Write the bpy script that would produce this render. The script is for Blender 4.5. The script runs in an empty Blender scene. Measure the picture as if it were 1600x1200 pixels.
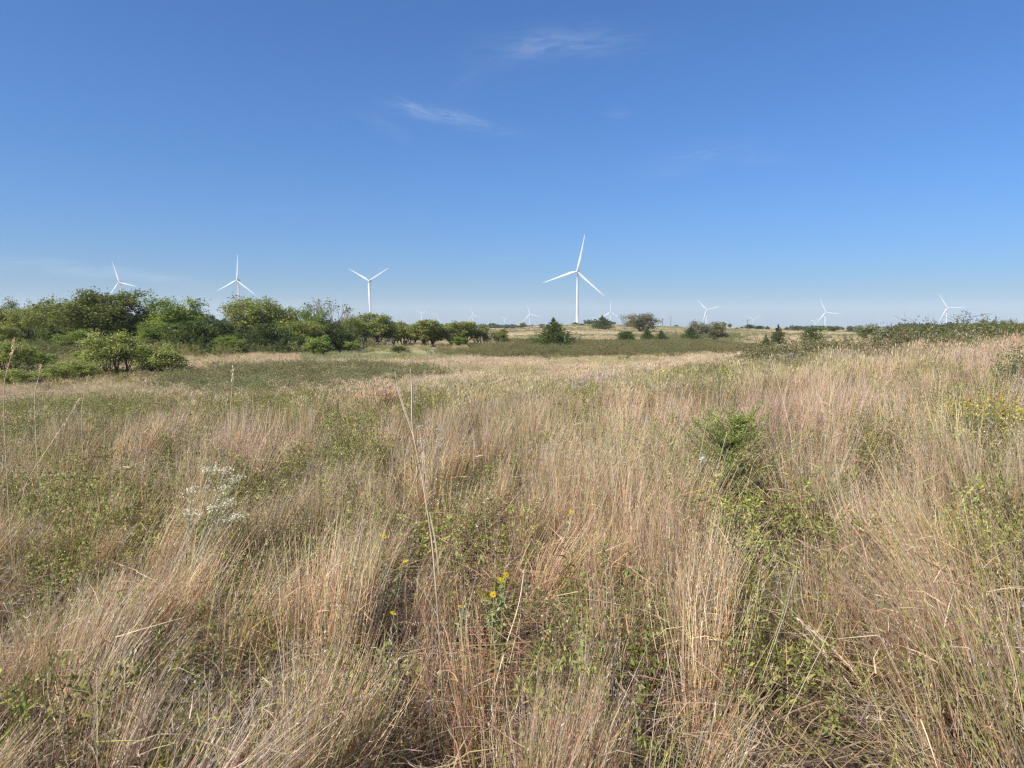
import bpy, math
import numpy as np
from mathutils import Vector

# ------------------------------------------------------------------ camera, sky, sun, exposure
SC = bpy.context.scene
COL = SC.collection
EYE = 1.65
F = 1109.0                                    # focal length in photograph pixels (1600 wide)
HORIZON = 511.0
PITCH = math.atan((600.0 - HORIZON) / F)
CP, SP = math.cos(PITCH), math.sin(PITCH)

cam_d = bpy.data.cameras.new('camera')
cam_d.sensor_width = 36.0
cam_d.lens = 36.0 * F / 1600.0
cam_d.clip_start = 0.05
cam_d.clip_end = 40000.0
cam = bpy.data.objects.new('camera', cam_d)
cam.location = (0, 0, EYE)
cam.rotation_euler = (math.radians(90) - PITCH, 0, 0)
COL.objects.link(cam)
SC.camera = cam

SUN_EL = math.radians(44)
SUN_AZ = math.radians(-128)                   # from +Y towards +X: behind the camera, to the left
sun_vec = Vector((math.sin(SUN_AZ) * math.cos(SUN_EL), math.cos(SUN_AZ) * math.cos(SUN_EL), math.sin(SUN_EL)))
sd = bpy.data.lights.new('sun', 'SUN')
sd.energy = 5.0
sd.angle = math.radians(0.53)
sd.color = (1.0, 0.94, 0.85)
sun = bpy.data.objects.new('sun', sd)
sun.rotation_euler = sun_vec.to_track_quat('Z', 'Y').to_euler()
COL.objects.link(sun)

world = bpy.data.worlds.new('World')
SC.world = world
world.use_nodes = True
wn, wl = world.node_tree.nodes, world.node_tree.links
wn.clear()


def wnode(t, **kw):
    n = wn.new(t)
    for k, v in kw.items():
        setattr(n, k, v)
    return n


def wmath(op, a, b=None, clamp=False):
    n = wn.new('ShaderNodeMath'); n.operation = op; n.use_clamp = clamp
    for i, v in enumerate((a, b)):
        if v is None:
            continue
        if isinstance(v, (int, float)):
            n.inputs[i].default_value = v
        else:
            wl.new(v, n.inputs[i])
    return n.outputs[0]


sky = wnode('ShaderNodeTexSky', sky_type='NISHITA', sun_disc=False)
sky.sun_elevation = SUN_EL
sky.sun_rotation = SUN_AZ
sky.altitude = 300
sky.air_density = 1.0
sky.dust_density = 2.4
sky.ozone_density = 10.0
geo = wnode('ShaderNodeTexCoord')
sep = wnode('ShaderNodeSeparateXYZ'); wl.new(geo.outputs['Generated'], sep.inputs[0])
az = wmath('ARCTAN2', sep.outputs[0], sep.outputs[1])
el = wmath('ARCSINE', sep.outputs[2])


def pix_az_el(px, py):
    rx, up = (px - 800) / F, -(py - 600) / F
    d = Vector((rx, CP + up * SP, -SP + up * CP)).normalized()
    return math.atan2(d.x, d.y), math.asin(d.z)


def wisp(px, py, length, thick, rot, strength):
    """a thin streak of cirrus at a compass direction and height of its own"""
    a0, e0 = pix_az_el(px, py)
    c, s = math.cos(rot), math.sin(rot)
    da, de = wmath('SUBTRACT', az, a0), wmath('SUBTRACT', el, e0)
    u = wmath('ADD', wmath('MULTIPLY', da, c), wmath('MULTIPLY', de, s))
    v = wmath('SUBTRACT', wmath('MULTIPLY', de, c), wmath('MULTIPLY', da, s))
    comb = wnode('ShaderNodeCombineXYZ')
    wl.new(wmath('MULTIPLY', u, 26.0), comb.inputs[0]); wl.new(wmath('MULTIPLY', v, 170.0), comb.inputs[1])
    comb.inputs[2].default_value = px * 0.013
    nz = wnode('ShaderNodeTexNoise'); wl.new(comb.outputs[0], nz.inputs['Vector'])
    nz.inputs['Scale'].default_value = 1.0; nz.inputs['Detail'].default_value = 6; nz.inputs['Roughness'].default_value = 0.62
    nz.inputs['Distortion'].default_value = 0.7
    n1 = wmath('MULTIPLY', wmath('SUBTRACT', nz.outputs[0], 0.36), 3.2, True)
    v2 = wmath('ADD', v, wmath('MULTIPLY', wmath('POWER', wmath('ABSOLUTE', u), 2.0), 0.5))
    g = wmath('ADD', wmath('POWER', wmath('DIVIDE', wmath('ABSOLUTE', u), length), 2.0), wmath('POWER', wmath('DIVIDE', wmath('ABSOLUTE', v2), thick), 2.0))
    g = wmath('EXPONENT', wmath('MULTIPLY', g, -1.0))
    return wmath('MULTIPLY', wmath('MULTIPLY', g, n1), strength * .36)


cl = None
for w in ((880, 66, .10, .017, .02, .34), (835, 80, .05, .010, .25, .25), (710, 184, .075, .0085, -.16, .52), (650, 168, .028, .006, -.35, .40),
          (600, 196, .035, .008, -.45, .20), (1090, 242, .07, .012, .14, .22), (1185, 248, .03, .007, -.1, .16), (70, 414, .13, .007, -.04, .5),
          (210, 430, .08, .006, -.04, .35), (785, 404, .018, .003, 0, .22), (440, 326, .04, .004, .05, .10), (730, 128, .03, .012, .6, .13),
          (962, 178, .016, .006, 0, .22), (1050, 272, .04, .006, .05, .12)):
    o = wisp(*w)
    cl = o if cl is None else wmath('ADD', cl, o)
mixc = wnode('ShaderNodeMix', data_type='RGBA')
wl.new(wmath('MINIMUM', cl, 0.6), mixc.inputs[0])
gain = wnode('ShaderNodeMix', data_type='RGBA', blend_type='MULTIPLY'); gain.inputs[0].default_value = 1.0
wl.new(sky.outputs[0], gain.inputs[6]); gain.inputs[7].default_value = (.49, .92, 1.22, 1)
wl.new(gain.outputs[2], mixc.inputs[6])
mixc.inputs[7].default_value = (7.2, 7.6, 8.0, 1)
bg = wnode('ShaderNodeBackground'); bg.inputs[1].default_value = 0.084
wl.new(mixc.outputs[2], bg.inputs[0])
wo = wnode('ShaderNodeOutputWorld'); wl.new(bg.outputs[0], wo.inputs[0])

SC.view_settings.view_transform = 'Standard'
SC.view_settings.look = 'None'
SC.view_settings.gamma = 1.0
SC.view_settings.use_curve_mapping = False
SC.view_settings.exposure = 0.58
SC.cycles.use_denoising = True
SC.cycles.denoiser = 'OPENIMAGEDENOISE'
SC.cycles.denoising_input_passes = 'RGB_ALBEDO_NORMAL'
SC.cycles.denoising_prefilter = 'NONE'
SC.cycles.max_bounces = 6
SC.cycles.diffuse_bounces = 3
SC.cycles.transmission_bounces = 4
SC.cycles.sample_clamp_indirect = 8.0
SC.cycles.filter_width = 1.3
SC.cycles.volume_bounces = 1

rng = np.random.default_rng(11)

# ------------------------------------------------------------------ helpers


def smooth(a, b, x):
    t = np.clip((x - a) / (b - a), 0, 1)
    return t * t * (3 - 2 * t)


def vnoise(x, y, seed=0):
    """smooth value noise, 0..1"""
    x = np.asarray(x, float); y = np.asarray(y, float)
    xi, yi = np.floor(x).astype(np.int64), np.floor(y).astype(np.int64)
    xf, yf = x - xi, y - yi
    xf, yf = xf * xf * (3 - 2 * xf), yf * yf * (3 - 2 * yf)

    def h(i, j):
        n = (i * 374761393 + j * 668265263 + seed * 974634777) & 0xffffffff
        n = ((n ^ (n >> 13)) * 1274126177) & 0xffffffff
        return ((n ^ (n >> 16)) & 0xffff) / 65535.0
    return (h(xi, yi) * (1 - xf) + h(xi + 1, yi) * xf) * (1 - yf) + (h(xi, yi + 1) * (1 - xf) + h(xi + 1, yi + 1) * xf) * yf


def fbm(x, y, seed=0, n=3):
    s, a, t = 0, 1.0, 0
    for k in range(n):
        s = s + a * vnoise(x * 2 ** k, y * 2 ** k, seed + 17 * k); t += a; a *= .55
    return s / t


def project(x, y, z):
    rz = z - EYE
    dep = np.maximum(y * CP - rz * SP, 0.05)
    return 800 + F * x / dep, 600 - F * (y * SP + rz * CP) / dep


def ray(px, py):
    rx, up = (px - 800) / F, -(py - 600) / F
    return rx, CP + up * SP, -SP + up * CP


TURB = [  # hub px, hub py, blade px, rotor angle, label
    (187, 441, 34, -18, 'white wind turbine behind the tall dark tree at far left, one blade straight up'),
    (371, 438, 39.5, 5, 'white wind turbine rising behind the flat-topped olive tree'),
    (577, 439, 38.5, 60, 'white wind turbine with two blades spread up like a Y'),
    (902, 424, 57, 12, 'tallest white wind turbine standing above the ridge beside two small cedars'),
    (828, 491, 17.5, -17, 'pale wind turbine on the horizon just left of the big pointed cedar'),
    (739, 492, 13, -14, 'small pale wind turbine above the right end of the tree row'),
    (659, 490, 11, 60, 'tiny hazy wind turbine above the tree row, blades in a Y'),
    (683, 498, 10, 0, 'tiny hazy wind turbine above the tree row, one blade straight up'),
    (789, 499, 8.5, 66, 'faint tiny wind turbine beyond the end of the tree row'),
    (954, 488, 19, 0, 'pale wind turbine half behind the broad ridge cedar'),
    (1104, 484, 22, -44, 'white wind turbine above the pale and brown trees with a blade up left'),
    (1177, 499, 12, 60, 'small faint wind turbine above the cedars dotting the right ridge'),
    (1290, 488, 23, -23, 'white wind turbine on the right horizon above the low cedar clumps'),
    (1273, 502, 9, -75, 'very faint tiny wind turbine tucked behind the lower left blade of a nearer one'),
    (1480, 481, 25, -32, 'rightmost white wind turbine rising behind the brushy wood'),
    (77, 473, 12, 42, 'wind turbine hidden by the olive trees with only one blade showing'),
    (342, 491, 10, 65, 'faint wind turbine hidden by the dark trees with two blade tips showing'),
    (932, 499, 9, 62, 'faint tiny wind turbine at the left edge of the broad ridge cedar'),
    (1023, 499, 9, 88, 'faint tiny wind turbine peeping out right of the brown domed tree'),
]
BLADE = 61.0
TW = []
for hx, hy, bl, th, lab in TURB:
    D = BLADE * F / bl
    rx, ry, rz = ray(hx, hy)
    x, y, z = rx / ry * D, D, EYE + rz / ry * D
    TW.append((x, y, z, th, lab))


RIDGE_A = np.linspace(-180, 180, 721)
RIDGE_H = np.interp(RIDGE_A, [-40, -12, -3, 0, 3, 5.5, 9, 12, 16, 20, 25, 40], [4, 3.0, 2.4, 2.7, 4.8, 5.9, 5.2, 4.2, 3.2, 1.7, .7, .6])
RIDGE_H = np.convolve(np.pad(RIDGE_H, 4, mode='edge'), np.hanning(9) / np.hanning(9).sum(), 'valid')


def terrain(x, y):
    x = np.asarray(x, float); y = np.asarray(y, float)
    d = np.hypot(x, y); a = np.degrees(np.arctan2(x, y))
    z = -1.9 * smooth(3, 48, d)
    z = z + 0.107 * np.clip(np.where(x > 0, x, 0.12 * x), -4, 26) * (1 - smooth(25, 62, y)) * smooth(-8, 4, y)
    hc = np.interp(a, RIDGE_A, RIDGE_H)
    z = z + hc * smooth(150, 520, d) * (1 - 0.75 * smooth(560, 1100, d))
    z = z + (fbm(x / 28, y / 28, 3) - .5) * 0.5 * smooth(22, 60, d) + (fbm(x / 5, y / 5, 9, 2) - .5) * 0.10 * smooth(1, 6, d)
    z = z + (fbm(x / 160, y / 160, 5) - .5) * .9 * smooth(160, 420, d)
    z = z + (fbm(x / 900, y / 900, 7) - .5) * 8 * smooth(1300, 3000, d)
    for tx, ty, tz, _, _ in TW:
        z = z + np.exp(-((x - tx) ** 2 + (y - ty) ** 2) / 260.0 ** 2) * np.clip(tz - 92.0, -45, 6) * (d > 800)
    return z


def ground_z(x, y):
    return float(terrain(np.array([x]), np.array([y]))[0])


def at(px, D):
    """the point of the ground at forward distance D that is seen in direction px"""
    x = (px - 800) / F * D
    for _ in range(4):
        z = ground_z(x, D)
        x = (px - 800) / F * (D * CP - (z - EYE) * SP)
    return x, D, ground_z(x, D)


def hit(px, py, h=0.0):
    """the ground point (raised by h) where the sight line through px, py lands"""
    rx, ry, rz = ray(px, py)
    t = np.geomspace(1.0, 600, 4000)
    g = terrain(rx * t, ry * t) + h
    i = np.argmax(EYE + rz * t < g)
    if i == 0:
        i = len(t) - 1
    return rx * t[i], ry * t[i], ground_z(rx * t[i], ry * t[i])


def mesh_of(name, V, Q=None, T=None, col=None, mat=None, smoothed=False):
    me = bpy.data.meshes.new(name)
    V = np.asarray(V, np.float32).reshape(-1, 3)
    Q = np.zeros((0, 4), np.int32) if Q is None or len(Q) == 0 else np.asarray(Q, np.int32)
    T = np.zeros((0, 3), np.int32) if T is None or len(T) == 0 else np.asarray(T, np.int32)
    me.vertices.add(len(V)); me.vertices.foreach_set('co', V.ravel())
    nl = Q.size + T.size
    me.loops.add(nl); me.loops.foreach_set('vertex_index', np.concatenate([Q.ravel(), T.ravel()]).astype(np.int32))
    me.polygons.add(len(Q) + len(T))
    st = np.concatenate([np.arange(len(Q)) * 4, Q.size + np.arange(len(T)) * 3]).astype(np.int32)
    me.polygons.foreach_set('loop_start', st)
    if smoothed:
        me.polygons.foreach_set('use_smooth', np.ones(len(st), bool))
    me.update(calc_edges=True)
    if col is not None:
        c = np.ones((len(V), 4), np.float32); c[:, :3] = col
        at_ = me.attributes.new('col', 'FLOAT_COLOR', 'POINT'); at_.data.foreach_set('color', c.ravel())
    if mat is not None:
        me.materials.append(mat)
    return me


def obj(name, me, parent=None, link=True):
    o = bpy.data.objects.new(name, me)
    if link:
        COL.objects.link(o)
    if parent is not None:
        o.parent = parent
    return o


def tag(o, label=None, cat=None, group=None, kind=None):
    if label: o['label'] = label
    if cat: o['category'] = cat
    if group: o['group'] = group
    if kind: o['kind'] = kind
    return o


def thing(name, label, cat, loc, rz=0.0, group=None, scale=None):
    o = bpy.data.objects.new(name, None)
    o.empty_display_size = 0.3
    COL.objects.link(o)
    o.location = loc; o.rotation_euler = (0, 0, rz)
    if scale is not None: o.scale = scale
    return tag(o, label, cat, group)


class MB:
    """collects vertices, faces and colours of one mesh"""
    def __init__(s):
        s.V, s.Q, s.T, s.C, s.n = [], [], [], [], 0

    def add(s, V, Q=None, T=None, C=(1, 1, 1)):
        V = np.asarray(V, float).reshape(-1, 3)
        s.V.append(V)
        if Q is not None and len(Q): s.Q.append(np.asarray(Q, int) + s.n)
        if T is not None and len(T): s.T.append(np.asarray(T, int) + s.n)
        C = np.asarray(C, float)
        s.C.append(np.broadcast_to(C, (len(V), 3)) if C.ndim == 1 else C)
        s.n += len(V)

    def tube(s, pts, rad, sides=5, C=(1, 1, 1), cap=True):
        pts = np.asarray(pts, float); K = len(pts)
        rad = np.broadcast_to(np.asarray(rad, float), (K,))
        tg = np.gradient(pts, axis=0); tg /= np.linalg.norm(tg, axis=1)[:, None] + 1e-9
        ref = np.where(np.abs(tg[:, 2:3]) > .9, np.array([[1., 0, 0]]), np.array([[0, 0, 1.]]))
        u = np.cross(tg, ref); u /= np.linalg.norm(u, axis=1)[:, None] + 1e-9
        v = np.cross(tg, u)
        a = np.arange(sides) / sides * 2 * math.pi
        ring = pts[:, None] + rad[:, None, None] * (np.cos(a)[None, :, None] * u[:, None] + np.sin(a)[None, :, None] * v[:, None])
        q = []
        for k in range(K - 1):
            for i in range(sides):
                j = (i + 1) % sides
                q.append((k * sides + i, k * sides + j, (k + 1) * sides + j, (k + 1) * sides + i))
        V = ring.reshape(-1, 3); T = []
        if cap:
            V = np.vstack([V, pts[-1:]]); c = len(V) - 1
            T = [((K - 1) * sides + i, (K - 1) * sides + (i + 1) % sides, c) for i in range(sides)]
        s.add(V, q, T, C)

    def cards(s, c, a, b, col):
        """rhombic leaves: centre, half axes"""
        n = len(c)
        if n == 0: return
        V = np.stack([c - a, c + b, c + a, c - b], 1).reshape(-1, 3)
        Q = np.arange(n * 4).reshape(n, 4)
        s.add(V, Q, None, np.repeat(np.broadcast_to(col, (n, 3)), 4, 0))

    def arrays(s):
        return (np.vstack(s.V), np.vstack(s.Q) if s.Q else None, np.vstack(s.T) if s.T else None, np.vstack(s.C))

    def mesh(s, name, mat, smoothed=False):
        V, Q, T, C = s.arrays()
        return mesh_of(name, V, Q, T, C, mat, smoothed)


def unit(v):
    return v / (np.linalg.norm(v, axis=-1, keepdims=True) + 1e-9)


def rvec(n, r=rng):
    return unit(r.normal(size=(n, 3)))


# ------------------------------------------------------------------ materials


def new_mat(name):
    m = bpy.data.materials.new(name); m.use_nodes = True
    m.node_tree.nodes.clear()
    return m, m.node_tree.nodes, m.node_tree.links


def veg(name, transl=0.3, instanced=False, rough=0.6, spec=0.15):
    """leaf and stem material: colour comes from the plant, light also passes through"""
    m, n, l = new_mat(name)
    c = n.new('ShaderNodeAttribute'); c.attribute_name = 'col'
    out = c.outputs['Color']
    if instanced:
        t = n.new('ShaderNodeAttribute'); t.attribute_name = 'tint'; t.attribute_type = 'INSTANCER'
        mx = n.new('ShaderNodeMix'); mx.data_type = 'RGBA'; mx.blend_type = 'MULTIPLY'; mx.inputs[0].default_value = 1
        l.new(out, mx.inputs[6]); l.new(t.outputs['Color'], mx.inputs[7]); out = mx.outputs[2]
    p = n.new('ShaderNodeBsdfPrincipled'); p.inputs['Roughness'].default_value = rough
    p.inputs['Specular IOR Level'].default_value = spec
    l.new(out, p.inputs['Base Color'])
    tr = n.new('ShaderNodeBsdfTranslucent'); l.new(out, tr.inputs['Color'])
    ms = n.new('ShaderNodeMixShader'); ms.inputs[0].default_value = transl
    l.new(p.outputs[0], ms.inputs[1]); l.new(tr.outputs[0], ms.inputs[2])
    o = n.new('ShaderNodeOutputMaterial'); l.new(ms.outputs[0], o.inputs[0])
    return m


def solid(name, col, rough=0.6, noise=0.0, scale=3.0, spec=0.3, metal=0.0):
    m, n, l = new_mat(name)
    p = n.new('ShaderNodeBsdfPrincipled'); p.inputs['Roughness'].default_value = rough
    p.inputs['Specular IOR Level'].default_value = spec; p.inputs['Metallic'].default_value = metal
    tc = n.new('ShaderNodeTexCoord'); nz = n.new('ShaderNodeTexNoise'); nz.inputs['Scale'].default_value = scale; nz.inputs['Detail'].default_value = 5
    l.new(tc.outputs['Object'], nz.inputs['Vector'])
    r = n.new('ShaderNodeValToRGB')
    r.color_ramp.elements[0].position = .3; r.color_ramp.elements[1].position = .7
    r.color_ramp.elements[0].color = tuple(c * (1 - noise) for c in col) + (1,)
    r.color_ramp.elements[1].color = tuple(min(1, c * (1 + noise)) for c in col) + (1,)
    l.new(nz.outputs[0], r.inputs[0]); l.new(r.outputs[0], p.inputs['Base Color'])
    o = n.new('ShaderNodeOutputMaterial'); l.new(p.outputs[0], o.inputs[0])
    return m


M_GRASS = veg('dry_grass', .28)
M_GRASS_I = veg('dry_grass_tufts', .28, True)
M_LEAF = veg('leaf', .36, rough=.5, spec=.25)
M_LEAF_I = veg('weed_leaf', .30, True)
M_BARK = solid('bark', (.13, .10, .075), .9, .35, 6)
M_GREYBARK = solid('grey_bark', (.25, .22, .18), .9, .3, 6)
M_PAINT = solid('white_paint', (.58, .59, .60), .4, .03, .05)
M_NACELLE = solid('nacelle_paint', (.22, .22, .22), .5, .06, .1)
M_WOOD = solid('weathered_wood', (.10, .085, .07), .9, .3, 2)
M_STALK = veg('stalk', .10, rough=.65, spec=.2)

# ground
mg, n, l = new_mat('prairie_soil')
ca = n.new('ShaderNodeAttribute'); ca.attribute_name = 'col'
tc = n.new('ShaderNodeTexCoord')
nz1 = n.new('ShaderNodeTexNoise'); nz1.inputs['Scale'].default_value = 1.7; nz1.inputs['Detail'].default_value = 8; nz1.inputs['Roughness'].default_value = .7
nz2 = n.new('ShaderNodeTexNoise'); nz2.inputs['Scale'].default_value = .06; nz2.inputs['Detail'].default_value = 6
l.new(tc.outputs['Object'], nz1.inputs['Vector']); l.new(tc.outputs['Object'], nz2.inputs['Vector'])
ad = n.new('ShaderNodeMath'); ad.operation = 'ADD'; l.new(nz1.outputs[0], ad.inputs[0]); l.new(nz2.outputs[0], ad.inputs[1])
mr = n.new('ShaderNodeMapRange'); mr.inputs[1].default_value = .6; mr.inputs[2].default_value = 1.4; mr.inputs[3].default_value = .72; mr.inputs[4].default_value = 1.28
l.new(ad.outputs[0], mr.inputs[0])
vm = n.new('ShaderNodeVectorMath'); vm.operation = 'SCALE'; l.new(ca.outputs['Color'], vm.inputs[0]); l.new(mr.outputs[0], vm.inputs['Scale'])
p = n.new('ShaderNodeBsdfPrincipled'); p.inputs['Roughness'].default_value = .95; p.inputs['Specular IOR Level'].default_value = .05
bp = n.new('ShaderNodeBump'); bp.inputs['Strength'].default_value = .6; bp.inputs['Distance'].default_value = .08; l.new(nz1.outputs[0], bp.inputs['Height'])
l.new(vm.outputs[0], p.inputs['Base Color']); l.new(bp.outputs[0], p.inputs['Normal'])
o_ = n.new('ShaderNodeOutputMaterial'); l.new(p.outputs[0], o_.inputs[0])
M_SOIL = mg

# ------------------------------------------------------------------ where what grows (patches of the meadow, by sight line)


def in_poly(px, py, poly):
    c = np.zeros(px.shape, bool)
    j = len(poly) - 1
    for i in range(len(poly)):
        xi, yi = poly[i]; xj, yj = poly[j]
        k = ((yi > py) != (yj > py)) & (px < (xj - xi) * (py - yi) / (yj - yi + 1e-9) + xi)
        c ^= k; j = i
    return c


def blobs(px, py, L):
    s = np.zeros(px.shape)
    for cx, cy, rx, ry, w in L:
        s = s + w * np.exp(-((px - cx) / rx) ** 2 - ((py - cy) / ry) ** 2)
    return s


GREEN = [(50, 655, 90, 34, 1.), (190, 640, 110, 22, .9), (430, 632, 90, 20, 1.), (120, 740, 120, 40, .7), (70, 830, 100, 70, .8), (215, 800, 60, 50, .9),
         (545, 705, 65, 45, 1.), (450, 745, 60, 30, .6), (655, 628, 45, 20, .8), (470, 860, 60, 40, .5), (900, 605, 120, 14, .4), (1110, 590, 80, 20, .8),
         (1380, 655, 60, 45, .5), (1540, 660, 70, 45, .9), (945, 960, 50, 70, .9), (1185, 900, 40, 55, .9), (560, 1160, 90, 35, .9), (950, 1130, 90, 50, .8),
         (1590, 790, 40, 60, .7), (1540, 1070, 40, 40, .3), (1250, 575, 60, 14, .5), (1420, 570, 90, 18, .5), (760, 900, 40, 40, .3), (240, 1010, 60, 30, .4),
         (120, 920, 60, 30, .7), (330, 730, 40, 20, .6), (390, 830, 40, 30, .7), (740, 770, 40, 30, .4), (880, 640, 40, 30, .3)]
RED = [(770, 1020, 60, 120, 1.), (1440, 890, 90, 50, .8), (170, 860, 50, 70, .6), (1340, 860, 60, 60, .5), (700, 960, 40, 90, .6), (860, 850, 90, 80, .35),
       (1230, 1130, 60, 60, .5), (640, 760, 90, 50, .3)]
PINK = [(80, 606, 130, 12, .8), (620, 580, 170, 14, .7), (1000, 640, 130, 50, .4), (1130, 600, 60, 40, .3), (1180, 640, 90, 40, .4), (1300, 700, 120, 60, .4), (480, 720, 60, 30, .5),
        (330, 690, 60, 40, .5), (1320, 620, 200, 60, .5)]
BARE = [(640, 850, 55, 35, 1.), (180, 880, 30, 40, .7), (1500, 1060, 70, 30, .35), (760, 960, 45, 45, .7), (790, 1090, 40, 50, .35), (560, 1060, 30, 30, .3), (1090, 1060, 30, 30, .3)]
THICKET_L = [(245, 603), (280, 582), (330, 571), (420, 563), (560, 565), (660, 570), (690, 576), (620, 587), (520, 600), (400, 609), (300, 608)]
THICKET_C = [(690, 549), (760, 540), (830, 529), (900, 531), (960, 533), (1080, 530), (1190, 538), (1180, 545), (1040, 552), (900, 556), (780, 555)]
THICKET_F = [(1040, 520), (1080, 519), (1160, 520), (1160, 528), (1040, 532)]
WEEDS_R = [(1165, 566), (1185, 544), (1240, 528), (1340, 520), (1480, 512), (1660, 506), (1660, 514), (1520, 528), (1400, 545), (1300, 560), (1200, 572)]
MEADOW_G = [(470, 562), (470, 548), (560, 541), (780, 541), (780, 550), (690, 556), (600, 562)]


def patch_fields(x, y, z, h):
    px, py = project(x, y, z + h)
    wob = 26 * (fbm(x * .9, y * .9, 31) - .5) * np.clip(14 / np.hypot(x, y), .1, 2)
    return px + 2 * wob, py + wob


# ground sheet, polar: fine near the camera, reaching the horizon
NA, NR = 760, 230
# finer where the camera looks
u = np.linspace(-1, 1, NA, endpoint=False)
ang = math.pi * (0.30 * u + 0.70 * u ** 3)
rad = np.concatenate([[0.0], np.geomspace(0.6, 9000, NR)])
A, R = np.meshgrid(ang, rad)
X, Y = R * np.sin(A), R * np.cos(A)
Z = terrain(X, Y)
idx = np.arange(X.size).reshape(X.shape)
nx = np.roll(idx, -1, axis=1)
Q = np.stack([idx[:-1], idx[1:], nx[1:], nx[:-1]], -1).reshape(-1, 4)
gx, gy, gz = X.ravel(), Y.ravel(), Z.ravel()
gd = np.hypot(gx, gy)
front = gy > 2
px, py = patch_fields(gx, np.maximum(gy, 1), gz, .6)
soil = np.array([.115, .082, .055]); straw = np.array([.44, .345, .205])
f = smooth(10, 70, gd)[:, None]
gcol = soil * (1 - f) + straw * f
nzv = fbm(gx / 45, gy / 45, 21)[:, None]
stripe = fbm(gx / 120, gy / 24, 23)[:, None]
green = np.array([.26, .24, .11]); dark = np.array([.19, .165, .105])
far = smooth(60, 160, gd)[:, None]
gcol = gcol * (1 - far * .8 * smooth(.5, .72, nzv)) + green * far * .8 * smooth(.5, .72, nzv)
gcol = gcol * (1 - far * .75 * smooth(.55, .7, stripe)) + dark * far * .75 * smooth(.55, .7, stripe)
st2 = (smooth(.47, .58, fbm(gx / 70, gy / 22, 113)) * smooth(140, 190, gd) * .85)[:, None]
gcol = gcol * (1 - st2) + np.array([.20, .185, .095]) * st2
for poly in (THICKET_C, THICKET_L, THICKET_F):
    k = (in_poly(px, py, poly) & front & (gd < 420))[:, None]
    gcol = np.where(k, dark, gcol)
k = (in_poly(px, py, MEADOW_G) & front & (gd < 300))[:, None]
gcol = np.where(k, np.array([.30, .27, .13]), gcol)
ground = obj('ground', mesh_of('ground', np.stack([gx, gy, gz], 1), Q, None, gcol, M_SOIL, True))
tag(ground, kind='structure')

# ------------------------------------------------------------------ grass

TAN = np.array([.735, .50, .325]); STRAW = np.array([.79, .61, .35]); REDD = np.array([.42, .215, .105]); GREY = np.array([.66, .53, .425])
OLIVE = np.array([.36, .345, .10]); PALE = np.array([.78, .66, .50]); PINKC = np.array([.72, .49, .39]); GREEN_C = np.array([.20, .24, .055])


def stems(base, L, d0, bend, w, cA, cB, K=4, side=None, r=rng, kink=0.0):
    """curved tapering ribbons; d0 start direction, bend sideways drift at the tip"""
    N = len(base)
    t = np.linspace(0, 1, K)
    P = base[:, None] + L[:, None, None] * (t[None, :, None] * d0[:, None] + (t ** 2)[None, :, None] * bend[:, None])
    if kink:
        P[:, 1:] += r.normal(0, kink, (N, K - 1, 3)) * L[:, None, None] * np.array([1, 1, .4])
    if side is None:
        side = unit(np.cross(d0, rvec(N, r)))
    prof = np.array([1, .95, .75, .5, .3][:K - 1])
    off = side[:, None] * (w[:, None] * .5 * prof[None])[..., None]
    body = P[:, :-1]
    V = np.concatenate([np.stack([body - off, body + off], 2).reshape(N, -1, 3), P[:, -1:]], 1)     # N, 2(K-1)+1, 3
    m = 2 * (K - 1) + 1
    b = (np.arange(N) * m)[:, None]
    q = np.concatenate([b + np.array([[2 * k, 2 * k + 1, 2 * k + 3, 2 * k + 2]]) for k in range(K - 2)], 1).reshape(-1, 4)
    tri = (b + np.array([[2 * (K - 2), 2 * (K - 2) + 1, m - 1]])).reshape(-1, 3)
    tt = np.concatenate([np.repeat(t[:-1], 2), [1.0]])
    C = cA[:, None] * (1 - tt[None, :, None]) + cB[:, None] * tt[None, :, None]
    return V.reshape(-1, 3), q, tri, C.reshape(-1, 3), P


def lean_field(x, y):
    s = x / np.maximum(y, .5)
    near = 1 - smooth(3.5, 8, y)
    left = smooth(-.12, -.5, s); right = smooth(.35, .62, s)
    lx = .09 + left * (.10 + .17 * near) - right * (.10 + .30 * near * smooth(4.2, 2.8, y)) - .05 * smooth(.1, .3, s)
    ly = -.05 + .10 * near
    lx = lx + (fbm(x * .8, y * .8, 41) - .5) * .28
    ly = ly + (fbm(x * .8, y * .8, 43) - .5) * .30
    return lx, ly


def grass_colors(x, y, z, r, d=None):
    """clump colour (base, tip) from patches of the meadow and random variety"""
    N = len(x)
    px, py = patch_fields(x, y, z, .5)
    g, rd, pk = blobs(px, py, GREEN), blobs(px, py, RED), blobs(px, py, PINK)
    big = fbm(x / 2.2, y / 2.2, 51); sm = r.random(N)
    tip = TAN + (STRAW - TAN) * smooth(.35, .75, fbm(x / 1.3, y / 1.3, 53) + .25 * (sm - .5))[:, None]
    base = TAN * .48 + REDD * .52 + np.zeros((N, 3))
    k = smooth(.52, .72, big)[:, None] * .6; tip = tip * (1 - k) + GREY * 1.12 * k; base = base * (1 - k) + GREY * .9 * k
    k = np.clip(rd, 0, 1)[:, None] * .75; tip = tip * (1 - k) + (REDD * .5 + TAN * .45) * k; base = base * (1 - k) + REDD * k
    k = np.clip(pk, 0, 1)[:, None] * .7; tip = tip * (1 - k) + PINKC * k
    k = np.clip(g * .5 + .25 * smooth(.55, .8, fbm(x / 1.1, y / 1.1, 57)), 0, .75)[:, None]
    base = base * (1 - k) + OLIVE * k; tip = tip * (1 - .55 * k) + OLIVE * 1.3 * .55 * k
    k = (r.random(N) < .10)[:, None]; base = np.where(k, OLIVE * .9 + TAN * .15, base)
    return base, tip, g


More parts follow.
